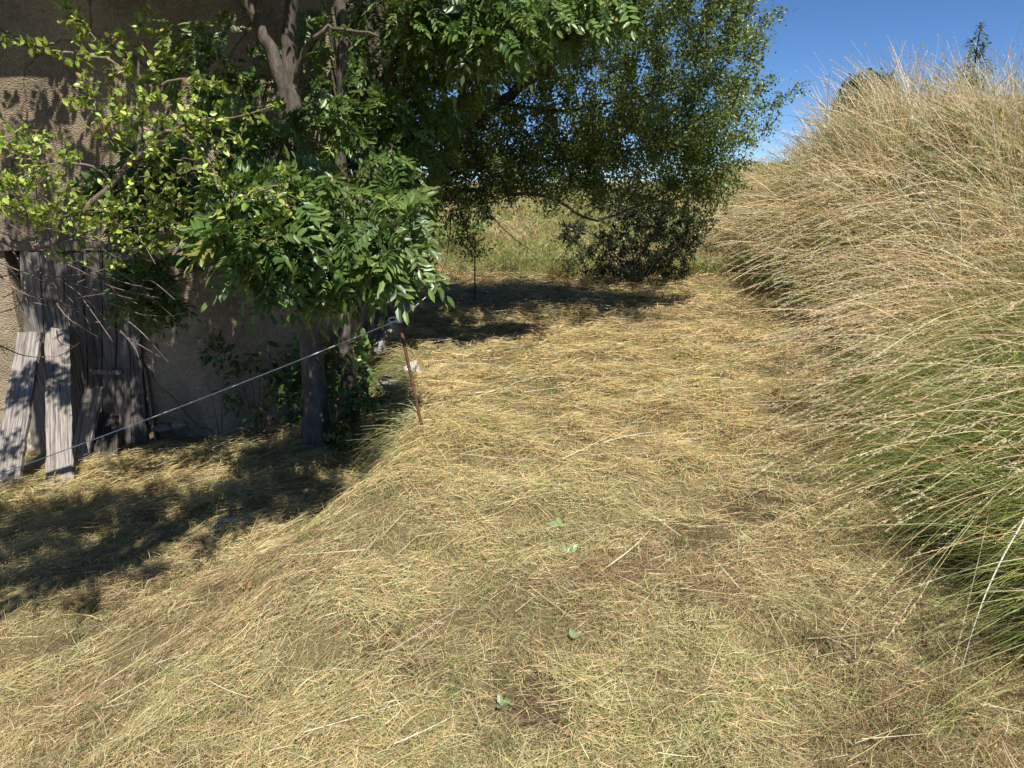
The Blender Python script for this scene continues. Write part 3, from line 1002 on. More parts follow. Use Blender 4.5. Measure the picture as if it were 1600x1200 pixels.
stone(P(258, 668, 6.25), .08, 'long footing stone at the wall base right of the door', (.6, .56, .48), 'stone', 'stones at the foot of the wall', (1.5, .7, .5), seed=25)
stone(P(282, 664, 6.27), .07, 'smaller paler footing stone next to the long one at the wall base', (.95, .88, .74), 'stone', 'stones at the foot of the wall', (1.1, .7, .8), seed=27)
stone(P(222, 742, 5.55), .1, 'dark mossy clod of stone in the hay in front of the door', (.4, .42, .36), 'stone', 'stones at the foot of the wall', (1, .9, .9), seed=29)
stone(P(200, 752, 5.45), .08, 'low dark stone left of the mossy clod in the hay', (.45, .45, .4), 'stone', 'stones at the foot of the wall', (1.3, .9, .7), seed=31)

stone(P(606, 600, 5.5), .075, 'grey stone showing in the crumbled slope left of the white stone', (.7, .65, .56), sq=(1.2, 1, .8), seed=41)
stone(P(588, 634, 5.3), .085, 'brown stone low in the slope between the ash trunk and the near stake', (.7, .62, .52), sq=(1.1, 1, .75), seed=43)
stone(P(632, 655, 4.75), .06, 'small half buried stone just left of the foot of the near stake', (.85, .8, .7), sq=(1.2, 1, .7), seed=45)

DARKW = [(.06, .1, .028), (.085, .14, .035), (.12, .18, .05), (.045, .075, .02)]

# crumbs of bare soil where the turf is scuffed open
def crumbs():
    mb = MB()
    T = np.array([[0, 0, 1], [.9, 0, .1], [.3, .85, .1], [-.75, .5, .1], [-.7, -.55, .1], [.3, -.85, .1], [0, 0, -.8]])
    F = [[0, 1, 2], [0, 2, 3], [0, 3, 4], [0, 4, 5], [0, 5, 1], [6, 2, 1], [6, 3, 2], [6, 4, 3], [6, 5, 4], [6, 1, 5]]
    for x0, y0, r in DIRT_SHADE:
        n = int(140 + 1300 * r)
        x = x0 + R.normal(size=n) * r * .5
        y = y0 + R.normal(size=n) * r * .4
        z = height(x, y)
        for a, b, c in zip(x, y, z):
            q = min(R.gamma(1.6, .0021) + .0014, .011)
            mb.add(np.array([a, b, c + q * .3]) + T * q * R.uniform(.6, 1.3, (7, 3)), F, np.array([.19, .125, .08]) * R.uniform(.5, 1.5))
    o = mb.build('soil_crumbs', M_hay)
    tag(o, 'brown crumbs of bare earth in scuffed patches of the path', 'soil')
    o['kind'] = 'stuff'
crumbs()

# ------------------------------------------------------------------ fence stakes, cord
def stake(foot, top, label, tie):
    foot, top = np.array(foot), np.array(top)
    s = thing('fence_stake', foot, label, 'stake', 'iron stakes of the cord fence')
    mb = MB()
    f2 = foot - (top - foot) * .12
    tube(mb, np.linspace(f2, top, 9), .0105, 8, wob=.05)
    mb.build('rod', M_rust, s)
    mb = MB()
    c = foot + (top - foot) * tie
    a = norm(top - foot)
    tube(mb, np.array([c - a * .022, c - a * .012, c + a * .012, c + a * .022]), [.017, .021, .021, .017], 10)
    tube(mb, spline([c + np.array([-.012, 0, .01]), c + np.array([-.04, -.01, .016]), c + np.array([-.066, -.01, .004]), c + np.array([-.05, -.012, -.012]), c + np.array([-.012, -.01, -.006])], 14), .006, 6)
    mb.build('insulator', M_plastic, s)
    return c

g1 = G(664, 690)
t1 = P(617, 470, g1[1] + .12)
c1 = stake(g1, t1, 'rusty iron stake leaning left with a grey tie at the terrace edge', .87)
g2 = G(742, 470)
t2 = P(742, 372, g2[1])
c2 = stake(g2, t2, 'upright dark iron stake in the tree shade further up the path', .9)
mb = MB()
a = P(-260, 832, 3.6)
pts = [a]
for t in np.linspace(.05, 1, 20):
    q = a + (c1 - a) * t
    q = q - np.array([0, 0, .03 * 4 * t * (1 - t)])
    pts.append(q)
for t in np.linspace(.05, 1, 20):
    q = c1 + (c2 - c1) * t
    pts.append(q - np.array([0, 0, .05 * 4 * t * (1 - t)]))
tube(mb, np.array(pts), .0034, 6)
cord = mb.build('fence_wire', M_wire)
tag(cord, 'taut white electric fence cord tied to the rusty stake', 'cord')
# stake beyond the left edge that carries the cord
ga = np.array([a[0], a[1], height(a[0], a[1])])
stake(ga, a + np.array([0, 0, .08]), 'iron stake at the far left end of the white cord', .9)

# loose coil of wire in the hay
gc = G(352, 832)
mb = MB()
pts = []
for t in np.linspace(0, 2.3 * 2 * np.pi, 60):
    r = .075 + .012 * math.sin(t * 1.7)
    pts.append(gc + np.array([r * 1.1 * math.cos(t), r * math.sin(t), .03 + .02 * math.sin(t * .9 + 1)]))
e = pts[-1]
for px, py in ((372, 822), (395, 812), (415, 800)):
    pts.append(G(px, py) + np.array([0, 0, .03]))
tube(mb, spline(np.array(pts), 110), .004, 5)
tag(mb.build('wire_coil', M_wire), 'loose loop of grey wire lying in the hay at the edge of the shade', 'wire')

# stick and bleached stalk
mb = MB()
a, b = G(208, 906), G(262, 893)
tube(mb, spline([a + [0, 0, .02], (a + b) / 2 + [0, 0, .035], b + [0, 0, .025]], 10), [.009] * 5 + [.006] * 5, 6, wob=.15)
tag(mb.build('stick', M_barkp), 'short brown stick lying in the hay at lower left', 'stick')
mb = MB()
a, b = P(1497, 1062, 1.98), P(1612, 790, 2.15)
pts = spline([a, P(1528, 960, 2.0), P(1562, 880, 2.08), b, P(1660, 690, 2.3)], 20)
tube(mb, pts, np.linspace(.0013, .0035, 20), 6, c=np.array([.8, .77, .68]))
tag(mb.build('bleached_stalk', M_hay), 'thick bleached white stalk slanting over the grass at the right edge', 'stalk')

# ------------------------------------------------------------------ trees
def ellip(cx, cy, cz, rx, ry, rz, n, shell=.4):
    d = norm(R.normal(size=(n, 3)))
    r = R.random((n, 1)) ** (1 / 3)
    r = np.where(R.random((n, 1)) < shell, .75 + .3 * R.random((n, 1)), r)
    return np.array([cx, cy, cz]) + d * r * np.array([rx, ry, rz])

def pe(px, py, Y, rpx, rpy, ry, n, shell=.4):
    """ellipsoid of twig ends centred on the ray through a photo pixel, radii in photo pixels at that distance"""
    c = P(px, py, Y)
    k = Y / FPX
    return ellip(*c, rpx * k, ry, rpy * k, n, shell)

def limb(pool, mb, pts, r0, r1, n=14, sides=8, wob=.06):
    p = spline(pts, n)
    p[1:-1] += R.normal(size=(n - 2, 3)) * min(r0, .03) * .3
    tube(mb, p, np.linspace(r0, r1, n), sides, wob=wob)
    # dense samples for attachment
    q = spline(pts, n * 3)
    pool.append(q)
    return p

def colonise(pool, anchors, mbw, r=.004, sag=.06, maxd=None):
    """join every anchor to the nearest wood already grown; returns twig polylines"""
    pts = np.concatenate(pool)
    dist = np.array([np.min(np.linalg.norm(pts - a, axis=1)) for a in anchors])
    order = np.argsort(dist)
    cap = len(pts) + 3 * len(anchors)
    buf = np.zeros((cap, 3))
    buf[:len(pts)] = pts
    n = len(pts)
    out = []
    for i in order:
        a = anchors[i]
        dd = np.linalg.norm(buf[:n] - a, axis=1)
        j = int(np.argmin(dd))
        s = buf[j]
        D = dd[j]
        if D < .02:
            continue
        m1 = s + (a - s) * .35 + R.normal(size=3) * D * .08 + np.array([0, 0, sag * D])
        m2 = s + (a - s) * .7 + R.normal(size=3) * D * .08 + np.array([0, 0, sag * D])
        pl = np.array([s, m1, m2, a])
        tube(mbw, pl, np.array([1, .8, .6, .35]) * min(.012, r + D * .006), 4, cap=False)
        buf[n:n + 3] = [m1, m2, a]
        n += 3
        out.append(pl)
    return out

def twig_points(tw, per, spread=.0, t0=.2):
    """points and directions along twigs"""
    T = np.array(tw)
    N = len(T)
    t = R.uniform(t0, 1.0, (N, per)) * 3
    i = np.minimum(t.astype(int), 2)
    f = (t - i)[..., None]
    a = T[np.arange(N)[:, None], i]
    b = T[np.arange(N)[:, None], i + 1]
    p = a + (b - a) * f
    d = norm(b - a)
    p = p + R.normal(size=p.shape) * spread
    return p.reshape(-1, 3), d.reshape(-1, 3)

ASHC = [(.1, .17, .04), (.135, .21, .052), (.18, .26, .066), (.075, .13, .034)]

def ash_foliage(mb, tw, per, cols=ASHC, scale=1.0):
    """pinnate leaves: 4 or 5 pairs of leaflets and one at the end"""
    T = np.array(tw)
    N = len(T) * per
    base = np.repeat(T[:, 3], per, 0) - np.repeat(T[:, 3] - T[:, 2], per, 0) * R.uniform(0, .9, (N, 1))
    d = norm(norm(np.repeat(T[:, 3] - T[:, 2], per, 0)) * .5 + R.normal(size=(N, 3)) * .75 + np.array([0, -.12, -.1]))
    up = norm(R.normal(size=(N, 3)) * .45 + np.array([-.25, -.5, .8]))
    sd = norm(np.cross(up, d))
    nn = np.cross(d, sd)
    L = R.uniform(.12, .26, N) * scale
    droop = R.uniform(.15, .6, N)
    pos, ax, nr, ll, ww, cc = [], [], [], [], [], []
    c = pal(N, cols + [(.3, .3, .08), (.3, .18, .07)], [3, 4, 2, 2, .1, .03], .17)
    np_ = 5
    for k in range(np_):
        s = .28 + .66 * k / np_
        p = base + d * (L * s)[:, None] - np.array([0, 0, 1]) * (L * droop * s * s)[:, None]
        for sg in (-1, 1):
            a = norm(sd * sg * .85 + d * .55 + R.normal(size=(N, 3)) * .12 - np.array([0, 0, .2]))
            pos.append(p); ax.append(a)
            nr.append(norm(nn + R.normal(size=(N, 3)) * .22))
            ll.append(L * R.uniform(.3, .38, N) * (.8 + .4 * math.sin(math.pi * (k + 1) / (np_ + 1))))
            cc.append(c * R.uniform(.85, 1.15, (N, 1)))
    p = base + d * L[:, None] - np.array([0, 0, 1]) * (L * droop)[:, None]
    pos.append(p); ax.append(norm(d - np.array([0, 0, .5]))); nr.append(nn); ll.append(L * .38); cc.append(c)
    ll = np.concatenate(ll)
    leaves(mb, np.concatenate(pos), np.concatenate(ax), np.concatenate(nr), ll, ll * .36, np.concatenate(cc), fine=True)
    # leaf stalks
    strands(mb, base, d, L, np.full(N, .0025), np.array([0, 0, -1.0]) * droop[:, None], c * 1.2, 3, .5)

def simple_foliage(mb, tw, per, size, cols, w, spread=.03, fine=False, asp=.6, t0=.15, lift=.5):
    p, d = twig_points(tw, per, spread, t0)
    N = len(p)
    ax = norm(d * .45 + R.normal(size=(N, 3)) * .7)
    nr = norm(R.normal(size=(N, 3)) * .6 + np.array([-.2, -.4, lift]))
    L = R.uniform(.5, 1.3, N) * size
    leaves(mb, p, ax, nr, L, L * asp * R.uniform(.85, 1.15, N), pal(N, cols, w, .18), fine)

# --- the main ash ----------------------------------------------------
def build_ash():
    root = P(497, 702, 5.5)
    root[2] = height(root[0], root[1])
    t = thing('ash_tree', root, 'large ash tree with forked trunk and feathery leaves in front of the house', 'tree', 'ash trees by the house')
    wood, pool = MB(), []
    tr = spline([root - [0, 0, .25], P(497, 690, 5.5), P(494, 640, 5.5), P(488, 560, 5.52), P(481, 450, 5.55), P(466, 300, 5.6), P(455, 195, 5.64), P(450, 140, 5.65)], 30)
    rad = np.interp(np.linspace(0, 1, 30), [0, .12, .22, .4, 1], [.17, .15, .105, .096, .09])
    tube(wood, tr, rad, 16, wob=.05)
    pool.append(tr[18:])
    # root flare
    for a in (0.2, 1.5, 3.0, 4.4, 5.3):
        e = root + np.array([math.cos(a) * .26, math.sin(a) * .2, -.1])
        tube(wood, spline([root + [math.cos(a) * .05, math.sin(a) * .05, .28], root + [math.cos(a) * .12, math.sin(a) * .1, .07], e], 8), np.linspace(.06, .025, 8), 8, wob=.08)
    limb(pool, wood, [P(455, 180, 5.64), P(436, 120, 5.6), P(412, 60, 5.55), P(386, 0, 5.5), P(350, -120, 5.3), P(300, -300, 5.0)], .062, .03, 18, 10)
    limb(pool, wood, [P(452, 180, 5.65), P(452, 90, 5.7), P(455, 0, 5.7), P(470, -200, 5.6), P(500, -420, 5.4)], .068, .03, 18, 10)
    limb(pool, wood, [P(462, 130, 5.6), P(470, 88, 5.5), P(490, 60, 5.4), P(512, 44, 5.35), P(545, 46, 5.3), P(592, 57, 5.2)], .022, .009, 16, 8)
    # boughs that reach over the path and carry the upper right leaves
    limb(pool, wood, [P(455, 0, 5.7), P(540, -100, 5.8), P(680, -110, 6.0), P(830, -80, 6.0), P(930, -30, 6.1)], .035, .01, 18)
    limb(pool, wood, [P(470, -200, 5.6), P(620, -380, 5.6), P(800, -430, 5.9), P(960, -330, 6.2)], .035, .01, 16)
    limb(pool, wood, [P(455, 0, 5.7), np.array([-1.75, 4.6, 3.6]), np.array([-1.7, 3.2, 3.55]), np.array([-1.6, 2.0, 3.3]), np.array([-1.4, 1.2, 3.2])], .035, .008, 24)  # this bough and the next are unseen, added to carry the shading lobes
    limb(pool, wood, [np.array([-1.7, 4.6, 3.6]), np.array([-2.4, 4.4, 3.5]), np.array([-3.2, 4.7, 3.6])], .022, .008, 12)
    # low bough that hangs in front of the trunk
    limb(pool, wood, [P(470, 330, 5.58), P(500, 300, 5.1), P(540, 300, 4.6), P(590, 330, 4.35), P(640, 370, 4.3)], .02, .006, 16)
    limb(pool, wood, [P(474, 360, 5.55), P(440, 310, 4.9), P(400, 300, 4.4), P(350, 330, 4.2)], .02, .006, 14)
    limb(pool, wood, [P(478, 400, 5.55), P(380, 400, 5.5), P(280, 430, 5.5), P(215, 460, 5.5)], .016, .006, 14)
    trunk = wood.build('trunk', M_bark, t, smooth=True)
    A = [pe(420, 340, 4.2, 65, 60, .3, 36), pe(520, 370, 4.35, 70, 55, .3, 36), pe(600, 375, 4.35, 50, 45, .25, 26), pe(632, 375, 4.35, 22, 45, .2, 20),
         pe(375, 335, 4.15, 45, 50, .25, 24), pe(540, 320, 4.6, 70, 40, .3, 24), pe(550, 410, 4.35, 35, 25, .2, 14), pe(480, 420, 4.3, 45, 28, .2, 22), pe(415, 400, 4.2, 45, 40, .2, 26),
         pe(230, 445, 5.5, 45, 50, .25, 34), pe(240, 310, 5.2, 85, 70, .3, 50), pe(330, 250, 5.3, 60, 60, .3, 24),
         pe(680, 30, 6.0, 70, 35, .3, 34), pe(790, 25, 6.0, 90, 45, .35, 52), pe(890, 10, 6.1, 60, 40, .3, 34), pe(760, 60, 5.9, 65, 30, .25, 26), pe(940, -5, 6.2, 50, 30, .3, 22), pe(700, -30, 6.1, 90, 40, .4, 40),
         pe(560, 220, 6.6, 90, 100, .5, 50), pe(620, 120, 6.6, 70, 90, .5, 40), pe(500, 120, 6.0, 70, 100, .2, 20), pe(330, 130, 5.7, 90, 90, .2, 30), pe(450, 270, 5.25, 60, 50, .2, 14), pe(500, 200, 5.4, 50, 60, .2, 16), pe(400, 220, 5.3, 50, 50, .2, 14), pe(620, 260, 6.4, 60, 60, .4, 30),
         # unseen crown above the frame, its lobes placed to shade yard, house and thorn
         ellip(-1.6, 5.9, 4.9, 1.7, 1.2, 1.1, 90), ellip(-.1, 7.2, 5.3, 1.5, 1.0, .9, 60), ellip(-.9, 6.4, 6.1, 1.9, 1.4, 1.0, 60),
         ellip(-2.7, 5.0, 3.75, 1.5, .8, .42, 120), ellip(-2.4, 4.55, 3.3, 1.4, .4, .3, 105), ellip(-1.7, 4.15, 3.15, 1.0, .35, .25, 66), ellip(-2.7, 3.95, 3.1, 1.25, .15, .1, 60), ellip(.2, 7.3, 4.8, 1.2, .7, .5, 120),
         ellip(-1.75, 2.1, 3.05, .95, .65, .3, 105), ellip(-.85, 2.3, 3.1, .55, .4, .28, 66), ellip(-2.5, 2.1, 2.95, .5, .55, .3, 44), ellip(-1.7, 1.3, 3.1, .5, .3, .25, 24)]
    A = np.concatenate(A)
    tw_mb, fol = MB(), MB()
    tw = colonise(pool, A, tw_mb)
    tw_mb.build('branches', M_bark, t)
    ash_foliage(fol, tw, 4)
    fol.build('crown', M_leaf, t)
build_ash()

def build_ash2():
    root = P(548, 600, 6.0)
    root[2] = height(root[0], root[1])
    t = thing('ash_tree', root, 'slimmer straight ash stem with leaning side stems right behind the large ash', 'tree', 'ash trees by the house')
    wood, pool = MB(), []
    limb(pool, wood, [root - [0, 0, .2], P(543, 560, 6.0), P(535, 480, 6.02), P(529, 390, 6.05), P(531, 260, 6.1), P(534, 130, 6.1), P(535, 0, 6.1), P(538, -150, 6.1), P(545, -330, 6.0)], .068, .03, 30, 12)
    limb(pool, wood, [P(531, 380, 6.05), P(548, 270, 6.3), P(585, 205, 6.4), P(600, 140, 6.5), P(622, 96, 6.5), P(670, 20, 6.6), P(720, -120, 6.7)], .045, .018, 24, 10)
    limb(pool, wood, [P(540, 290, 6.25), P(560, 200, 6.5), P(580, 145, 6.6), P(608, 105, 6.7), P(640, 20, 6.8), P(650, -150, 6.9)], .035, .015, 20, 10)
    wood.build('trunk', M_bark, t, smooth=True)
    A = np.concatenate([pe(640, 90, 6.8, 110, 120, .6, 70), pe(600, 310, 6.3, 70, 45, .5, 26), pe(700, -150, 6.8, 220, 150, .9, 120), pe(510, 560, 6.0, 60, 60, .3, 14)])
    tw_mb, fol = MB(), MB()
    tw = colonise(pool, A, tw_mb)
    tw_mb.build('branches', M_bark, t)
    ash_foliage(fol, tw, 5)
    fol.build('crown', M_leaf, t)
build_ash2()

# --- small-leaved thorn tree over the path -----------------------------
THORNC = [(.125, .175, .04), (.165, .22, .05), (.22, .275, .07), (.085, .13, .03)]
def build_thorn():
    root = P(598, 485, 8.7)
    root[2] = height(root[0], root[1])
    t = thing('thorn_tree', root, 'spreading small-leaved tree whose crown overhangs the end of the path', 'tree')
    wood, pool = MB(), []
    Y = 8.7
    limb(pool, wood, [root - [0, 0, .2], P(608, 430, Y), P(625, 380, Y), P(650, 325, Y), P(690, 258, Y), P(735, 205, Y), P(780, 162, 8.8), P(840, 112, 8.9), P(885, 84, 9.0)], .12, .042, 34, 12)
    limb(pool, wood, [P(885, 84, 9.0), P(970, 40, 9.1), P(1060, 10, 9.2), P(1150, -40, 9.2)], .042, .01, 16)
    limb(pool, wood, [P(640, 345, Y), P(720, 300, 8.6), P(800, 300, 8.5), P(870, 312, 8.4), P(925, 345, 8.3), P(1000, 318, 8.4), P(1060, 290, 8.6)], .03, .007, 30)
    limb(pool, wood, [P(690, 258, Y), P(800, 258, 8.9), P(920, 240, 9.1), P(1040, 232, 9.2), P(1150, 215, 9.2)], .032, .007, 30)
    limb(pool, wood, [P(780, 162, 8.8), P(880, 172, 8.6), P(1000, 150, 8.6), P(1120, 118, 8.7)], .026, .007, 24)
    limb(pool, wood, [P(650, 325, Y), P(640, 200, 8.8), P(650, 60, 8.9), P(690, -100, 9), P(760, -280, 9)], .08, .02, 20)
    limb(pool, wood, [P(735, 205, Y), P(760, 80, 9.2), P(820, -60, 9.4), P(900, -220, 9.4)], .06, .015, 18)
    limb(pool, wood, [P(690, 258, Y), P(800, 240, 9.6), P(900, 270, 10.2), P(1010, 280, 10.4)], .026, .007, 24)
    # drooping bare twigs over the second stake
    for a, b, c in (((705, 330), (700, 390), (688, 432)), ((720, 330), (735, 380), (752, 410)), ((760, 330), (800, 370), (842, 400)), ((880, 345), (900, 380), (960, 400)), ((690, 340), (670, 380), (680, 415))):
        limb(pool, wood, [P(*a, 8.6), P(*b, 8.5), P(*c, 8.45)], .008, .003, 8, 5)
    wood.build('trunk', M_barkd, t, smooth=True)
    A = [pe(1070, 110, 8.3, 110, 120, .9, 330), pe(1120, 200, 8.9, 60, 90, .5, 130), pe(960, 110, 8.6, 140, 120, 1.1, 300), pe(860, 190, 8.8, 160, 110, 1.1, 300), pe(1000, 240, 8.8, 130, 70, .8, 250),
         pe(1095, 262, 8.7, 55, 48, .5, 70), pe(760, 240, 8.7, 110, 80, .9, 190), pe(720, 150, 9.0, 110, 130, .9, 190), pe(880, 305, 8.6, 120, 26, .5, 60), pe(735, 335, 8.5, 50, 40, .3, 36), pe(737, 385, 8.5, 25, 14, .12, 9),
         pe(1000, 0, 7.8, 180, 70, .8, 240), pe(1150, 20, 8.2, 50, 70, .4, 50), ellip(1.3, 7.2, 3.95, 1.0, .7, .5, 130), ellip(1.9, 6.2, 4.1, .95, .5, .35, 170), ellip(.35, 6.5, 4.2, .8, .5, .35, 100), pe(790, 40, 9.2, 160, 90, 1.0, 190), pe(680, 270, 8.6, 70, 50, .5, 60),  # the three lobes above the frame are added to shade the path
         ellip(.4, 9.6, 5.5, 1.8, .9, .7, 150), pe(1080, 180, 10.3, 95, 100, .5, 230), pe(1050, 305, 9.0, 80, 26, .5, 50), pe(960, 200, 10.2, 110, 80, .5, 110), pe(830, 240, 9.0, 160, 50, .5, 200), pe(760, 200, 9.4, 110, 110, .5, 120),
         pe(800, 190, 9.5, 170, 120, .5, 210), pe(930, 260, 9.5, 130, 60, .5, 170), pe(700, 250, 9.2, 80, 90, .5, 150), pe(930, 120, 9.6, 120, 90, .4, 160)]
    # sprays beyond the outline on the right
    for px, py in ((1205, 28), (1230, 12), (1185, 60), (1215, 122), (1205, 135), (1190, 165), (1232, 150), (1262, 135), (1215, 185), (1200, 205), (1175, 250), (1165, 290), (1180, 100), (1195, 80), (1210, 165), (1140, 318), (1120, 325), (1150, 300)):
        A.append(pe(px - 10, py + 4, 8.9, 10, 6, .15, 3))
    A = np.concatenate(A)
    tw_mb, fol = MB(), MB()
    tw = colonise(pool, A, tw_mb, r=.003, sag=.02)
    tw_mb.build('branches', M_barkd, t)
    simple_foliage(fol, tw, 34, .042, THORNC + [(.3, .28, .06)], [3, 4, 3, 2, .15], .05, t0=.0)
    fol.build('crown', M_leaf, t)
build_thorn()

# --- plum tree at the left ---------------------------------------------
PLUMC = [(.25, .34, .055), (.36, .45, .085), (.48, .53, .13), (.17, .25, .045)]
def build_plum():
    root = np.array([-3.95, 3.7, 0])
    root[2] = height(root[0], root[1])
    t = thing('plum_tree', root, 'sunlit plum tree reaching in from the left edge with bright yellow-green leaves', 'tree')
    wood, pool, bare = MB(), [], []
    Y = 4.15
    limb([], wood, [root - [0, 0, .2], root + [.05, .02, .5], root + [.1, .06, 1.1], root + [.2, .1, 1.7]], .11, .085, 14, 12)
    fork = root + np.array([.2, .1, 1.7])
    limb(pool, wood, [root + [.17, .1, 1.55], P(-110, 330, 3.9), P(-30, 362, 4.0), P(0, 372, 4.05), P(52, 386, Y), P(100, 358, Y), P(160, 300, Y), P(215, 245, Y)], .036, .014, 24, 10)
    limb(pool, wood, [P(215, 245, Y), P(222, 170, Y), P(215, 100, Y), P(222, 30, Y), P(232, 8, Y)], .014, .004, 14, 6)
    limb(pool, wood, [P(215, 245, Y), P(265, 205, 4.1), P(320, 240, 4.05), P(345, 300, 4.0), P(380, 350, 4.0)], .012, .004, 14, 6)
    limb(pool, wood, [P(222, 170, Y), P(180, 100, 4.1), P(120, 85, 4.05), P(60, 72, 4.0), P(5, 55, 4.0)], .01, .003, 14, 6)
    limb(pool, wood, [P(240, 222, Y), P(300, 190, 4.1), P(360, 185, 4.05), P(430, 165, 4.0)], .009, .003, 14, 6)
    limb(pool, wood, [P(230, 150, Y), P(270, 125, 4.1), P(310, 125, 4.1), P(345, 130, 4.1)], .008, .003, 12, 6)
    limb(pool, wood, [P(185, 110, 4.1), P(150, 60, 4.1), P(105, 15, 4.1)], .007, .003, 10, 6)
    limb(pool, wood, [P(175, 285, Y), P(150, 262, 4.1), P(90, 255, 4.0), P(20, 285, 4.0)], .009, .004, 12, 6)
    limb(pool, wood, [P(60, 388, Y), P(130, 372, 4.2), P(210, 390, 4.3), P(290, 350, 4.3)], .009, .003, 12, 6)
    limb(pool, wood, [P(345, 300, 4.0), P(400, 300, 4.0), P(440, 290, 3.98), P(450, 330, 4.0)], .006, .003, 10, 6)
    # thick upper limbs, outside the frame, that shade the yard
    limb(pool, wood, [fork, fork + [-.05, -.4, .4], fork + [-.1, -.9, .6]], .05, .02, 14)
    limb(pool, wood, [fork, fork + [-.1, -.2, .8], fork + [.1, -.6, 1.5]], .06, .02, 12)
    limb(pool, wood, [fork, fork + [-.7, -.6, .5], fork + [-1.2, -1.3, .8]], .05, .02, 12)
    # bare grey twigs hanging over the door
    for pts in ([(0, 432), (40, 460), (90, 470), (165, 458)], [(70, 398), (85, 440), (100, 490), (130, 530)], [(85, 470), (110, 500), (155, 528)], [(60, 388), (120, 420), (180, 450), (250, 466)], [(0, 410), (60, 432), (150, 425), (185, 400)],
                [(0, 540), (40, 556), (90, 556), (125, 535)], [(55, 270), (58, 330), (55, 380)], [(0, 300), (10, 330), (0, 350)], [(0, 370), (30, 410), (0, 420)], [(20, 240), (70, 232), (100, 235)], [(110, 130), (140, 170), (178, 228)], [(255, 250), (300, 290), (325, 305)],
                [(130, 415), (190, 440), (238, 452)], [(0, 488), (25, 480), (50, 455)]):
        limb(pool[:0], wood, [P(*q, 4.2 + .15 * R.normal()) for q in pts], .0045, .002, 12, 5)
    for k in range(46):
        px, py = R.uniform(-40, 240), R.uniform(330, 520)
        yy = R.uniform(4.1, 5.3)
        a = R.uniform(-.5, 1.3)
        ln = R.uniform(40, 130)
        q0, q1 = P(px, py, yy), P(px + ln * math.cos(a), py + ln * math.sin(a), yy + R.uniform(-.3, .3))
        mid = (q0 + q1) / 2 + R.normal(size=3) * .04
        tube(wood, spline([q0, mid, q1], 7), np.linspace(.0042, .0018, 7), 5)
    wood.build('trunk', M_barkp, t, smooth=True)
    A = [pe(190, 130, 4.1, 55, 70, .2, 46), pe(230, 80, 4.1, 40, 50, .15, 26), pe(220, 190, 4.1, 80, 50, .22, 50), pe(300, 160, 4.05, 60, 40, .2, 34), pe(330, 240, 4.0, 60, 50, .2, 36), pe(280, 220, 4.05, 60, 40, .2, 30),
         pe(120, 40, 4.1, 25, 30, .1, 10), pe(110, 80, 4.05, 50, 14, .1, 12), pe(390, 320, 3.98, 70, 45, .18, 36), pe(440, 300, 3.98, 30, 40, .15, 12), pe(120, 155, 4.1, 25, 20, .1, 8),
         pe(40, 245, 4.0, 75, 50, .22, 66), pe(60, 310, 4.05, 70, 40, .22, 70), pe(120, 335, 4.1, 80, 35, .2, 50), pe(190, 330, 4.2, 80, 45, .25, 60), pe(250, 360, 4.3, 70, 35, .25, 46), pe(170, 395, 4.3, 80, 25, .2, 26), pe(330, 345, 4.2, 55, 45, .2, 36), pe(250, 290, 4.15, 70, 40, .2, 40),
         ]
    for px, py, yy in ((232, 12, Y), (226, 40, Y), (382, 345, 4.0), (6, 56, 4.0), (45, 68, 4.0), (428, 166, 4.0), (395, 178, 4.03), (345, 130, 4.1), (107, 18, 4.1), (130, 40, 4.1), (22, 284, 4.0), (450, 325, 4.0), (440, 292, 3.98), (352, 186, 4.05)):
        A.append(pe(px, py, yy, 12, 12, .05, 5))
    OV = np.concatenate([ellip(-3.9, 2.9, 2.5, .8, 1.0, .5, 150), ellip(-4.9, 2.8, 2.35, .8, 1.0, .55, 110)])
    A = np.concatenate(A)
    tw_mb, fol = MB(), MB()
    tw = colonise(pool, A, tw_mb, r=.0022, sag=.05)
    tw2 = colonise(pool, OV, tw_mb, r=.0022, sag=.05)
    simple_foliage(fol, tw2, 20, .058, PLUMC, [3, 4, 2, 2], .03, False, .6, .0, .7)
    tw_mb.build('branches', M_barkp, t)
    simple_foliage(fol, tw, 5, .041, PLUMC + [(.5, .4, .12), (.3, .18, .07)], [3, 4, 2, 2, .25, .15], .012, True, .58, .1, .7)
    fol.build('crown', M_leaf, t)
build_plum()

# --- bushes and weeds --------------------------------------------------
def bush(name, c, rad, n, per, size, cols, label, cat, group=None, fine=False, stems=6, asp=.6):
    c = np.array(c, float)
    g = c.copy()
    g[2] = height(c[0], c[1])
    t = thing(name, g, label, cat, group)
    wood, pool = MB(), []
    for i in range(stems):
        a = R.uniform(0, 6.28)
        e = c + np.array([math.cos(a) * rad[0], math.sin(a) * rad[1], R.uniform(-.2, .7) * rad[2]]) * .8
        e[2] = max(e[2], g[2] + .06)
        limb(pool, wood, [g - [0, 0, .05], g + (e - g) * .5 + [0, 0, rad[2] * .25], e], .012 * max(rad), .004 * max(rad), 8, 5)
    A = ellip(*c, *rad, n)
    A = A[R.random(n) < .12 + 1.9 * (fbm(A[:, 0] * 1.3 / max(rad) + 7, A[:, 2] * 1.8 / max(rad) + A[:, 1], 201) - .28)]
    A[:, 2] = np.maximum(A[:, 2], height(A[:, 0], A[:, 1]) + .03)
    tw = colonise(pool, A, wood, r=.002)
    wood.build('stems', M_barkd, t)
    fol = MB()
    simple_foliage(fol, tw, per, size, cols, [3, 4, 3, 2], size * .6, fine, asp)
    fol.build('foliage', M_leaf, t)

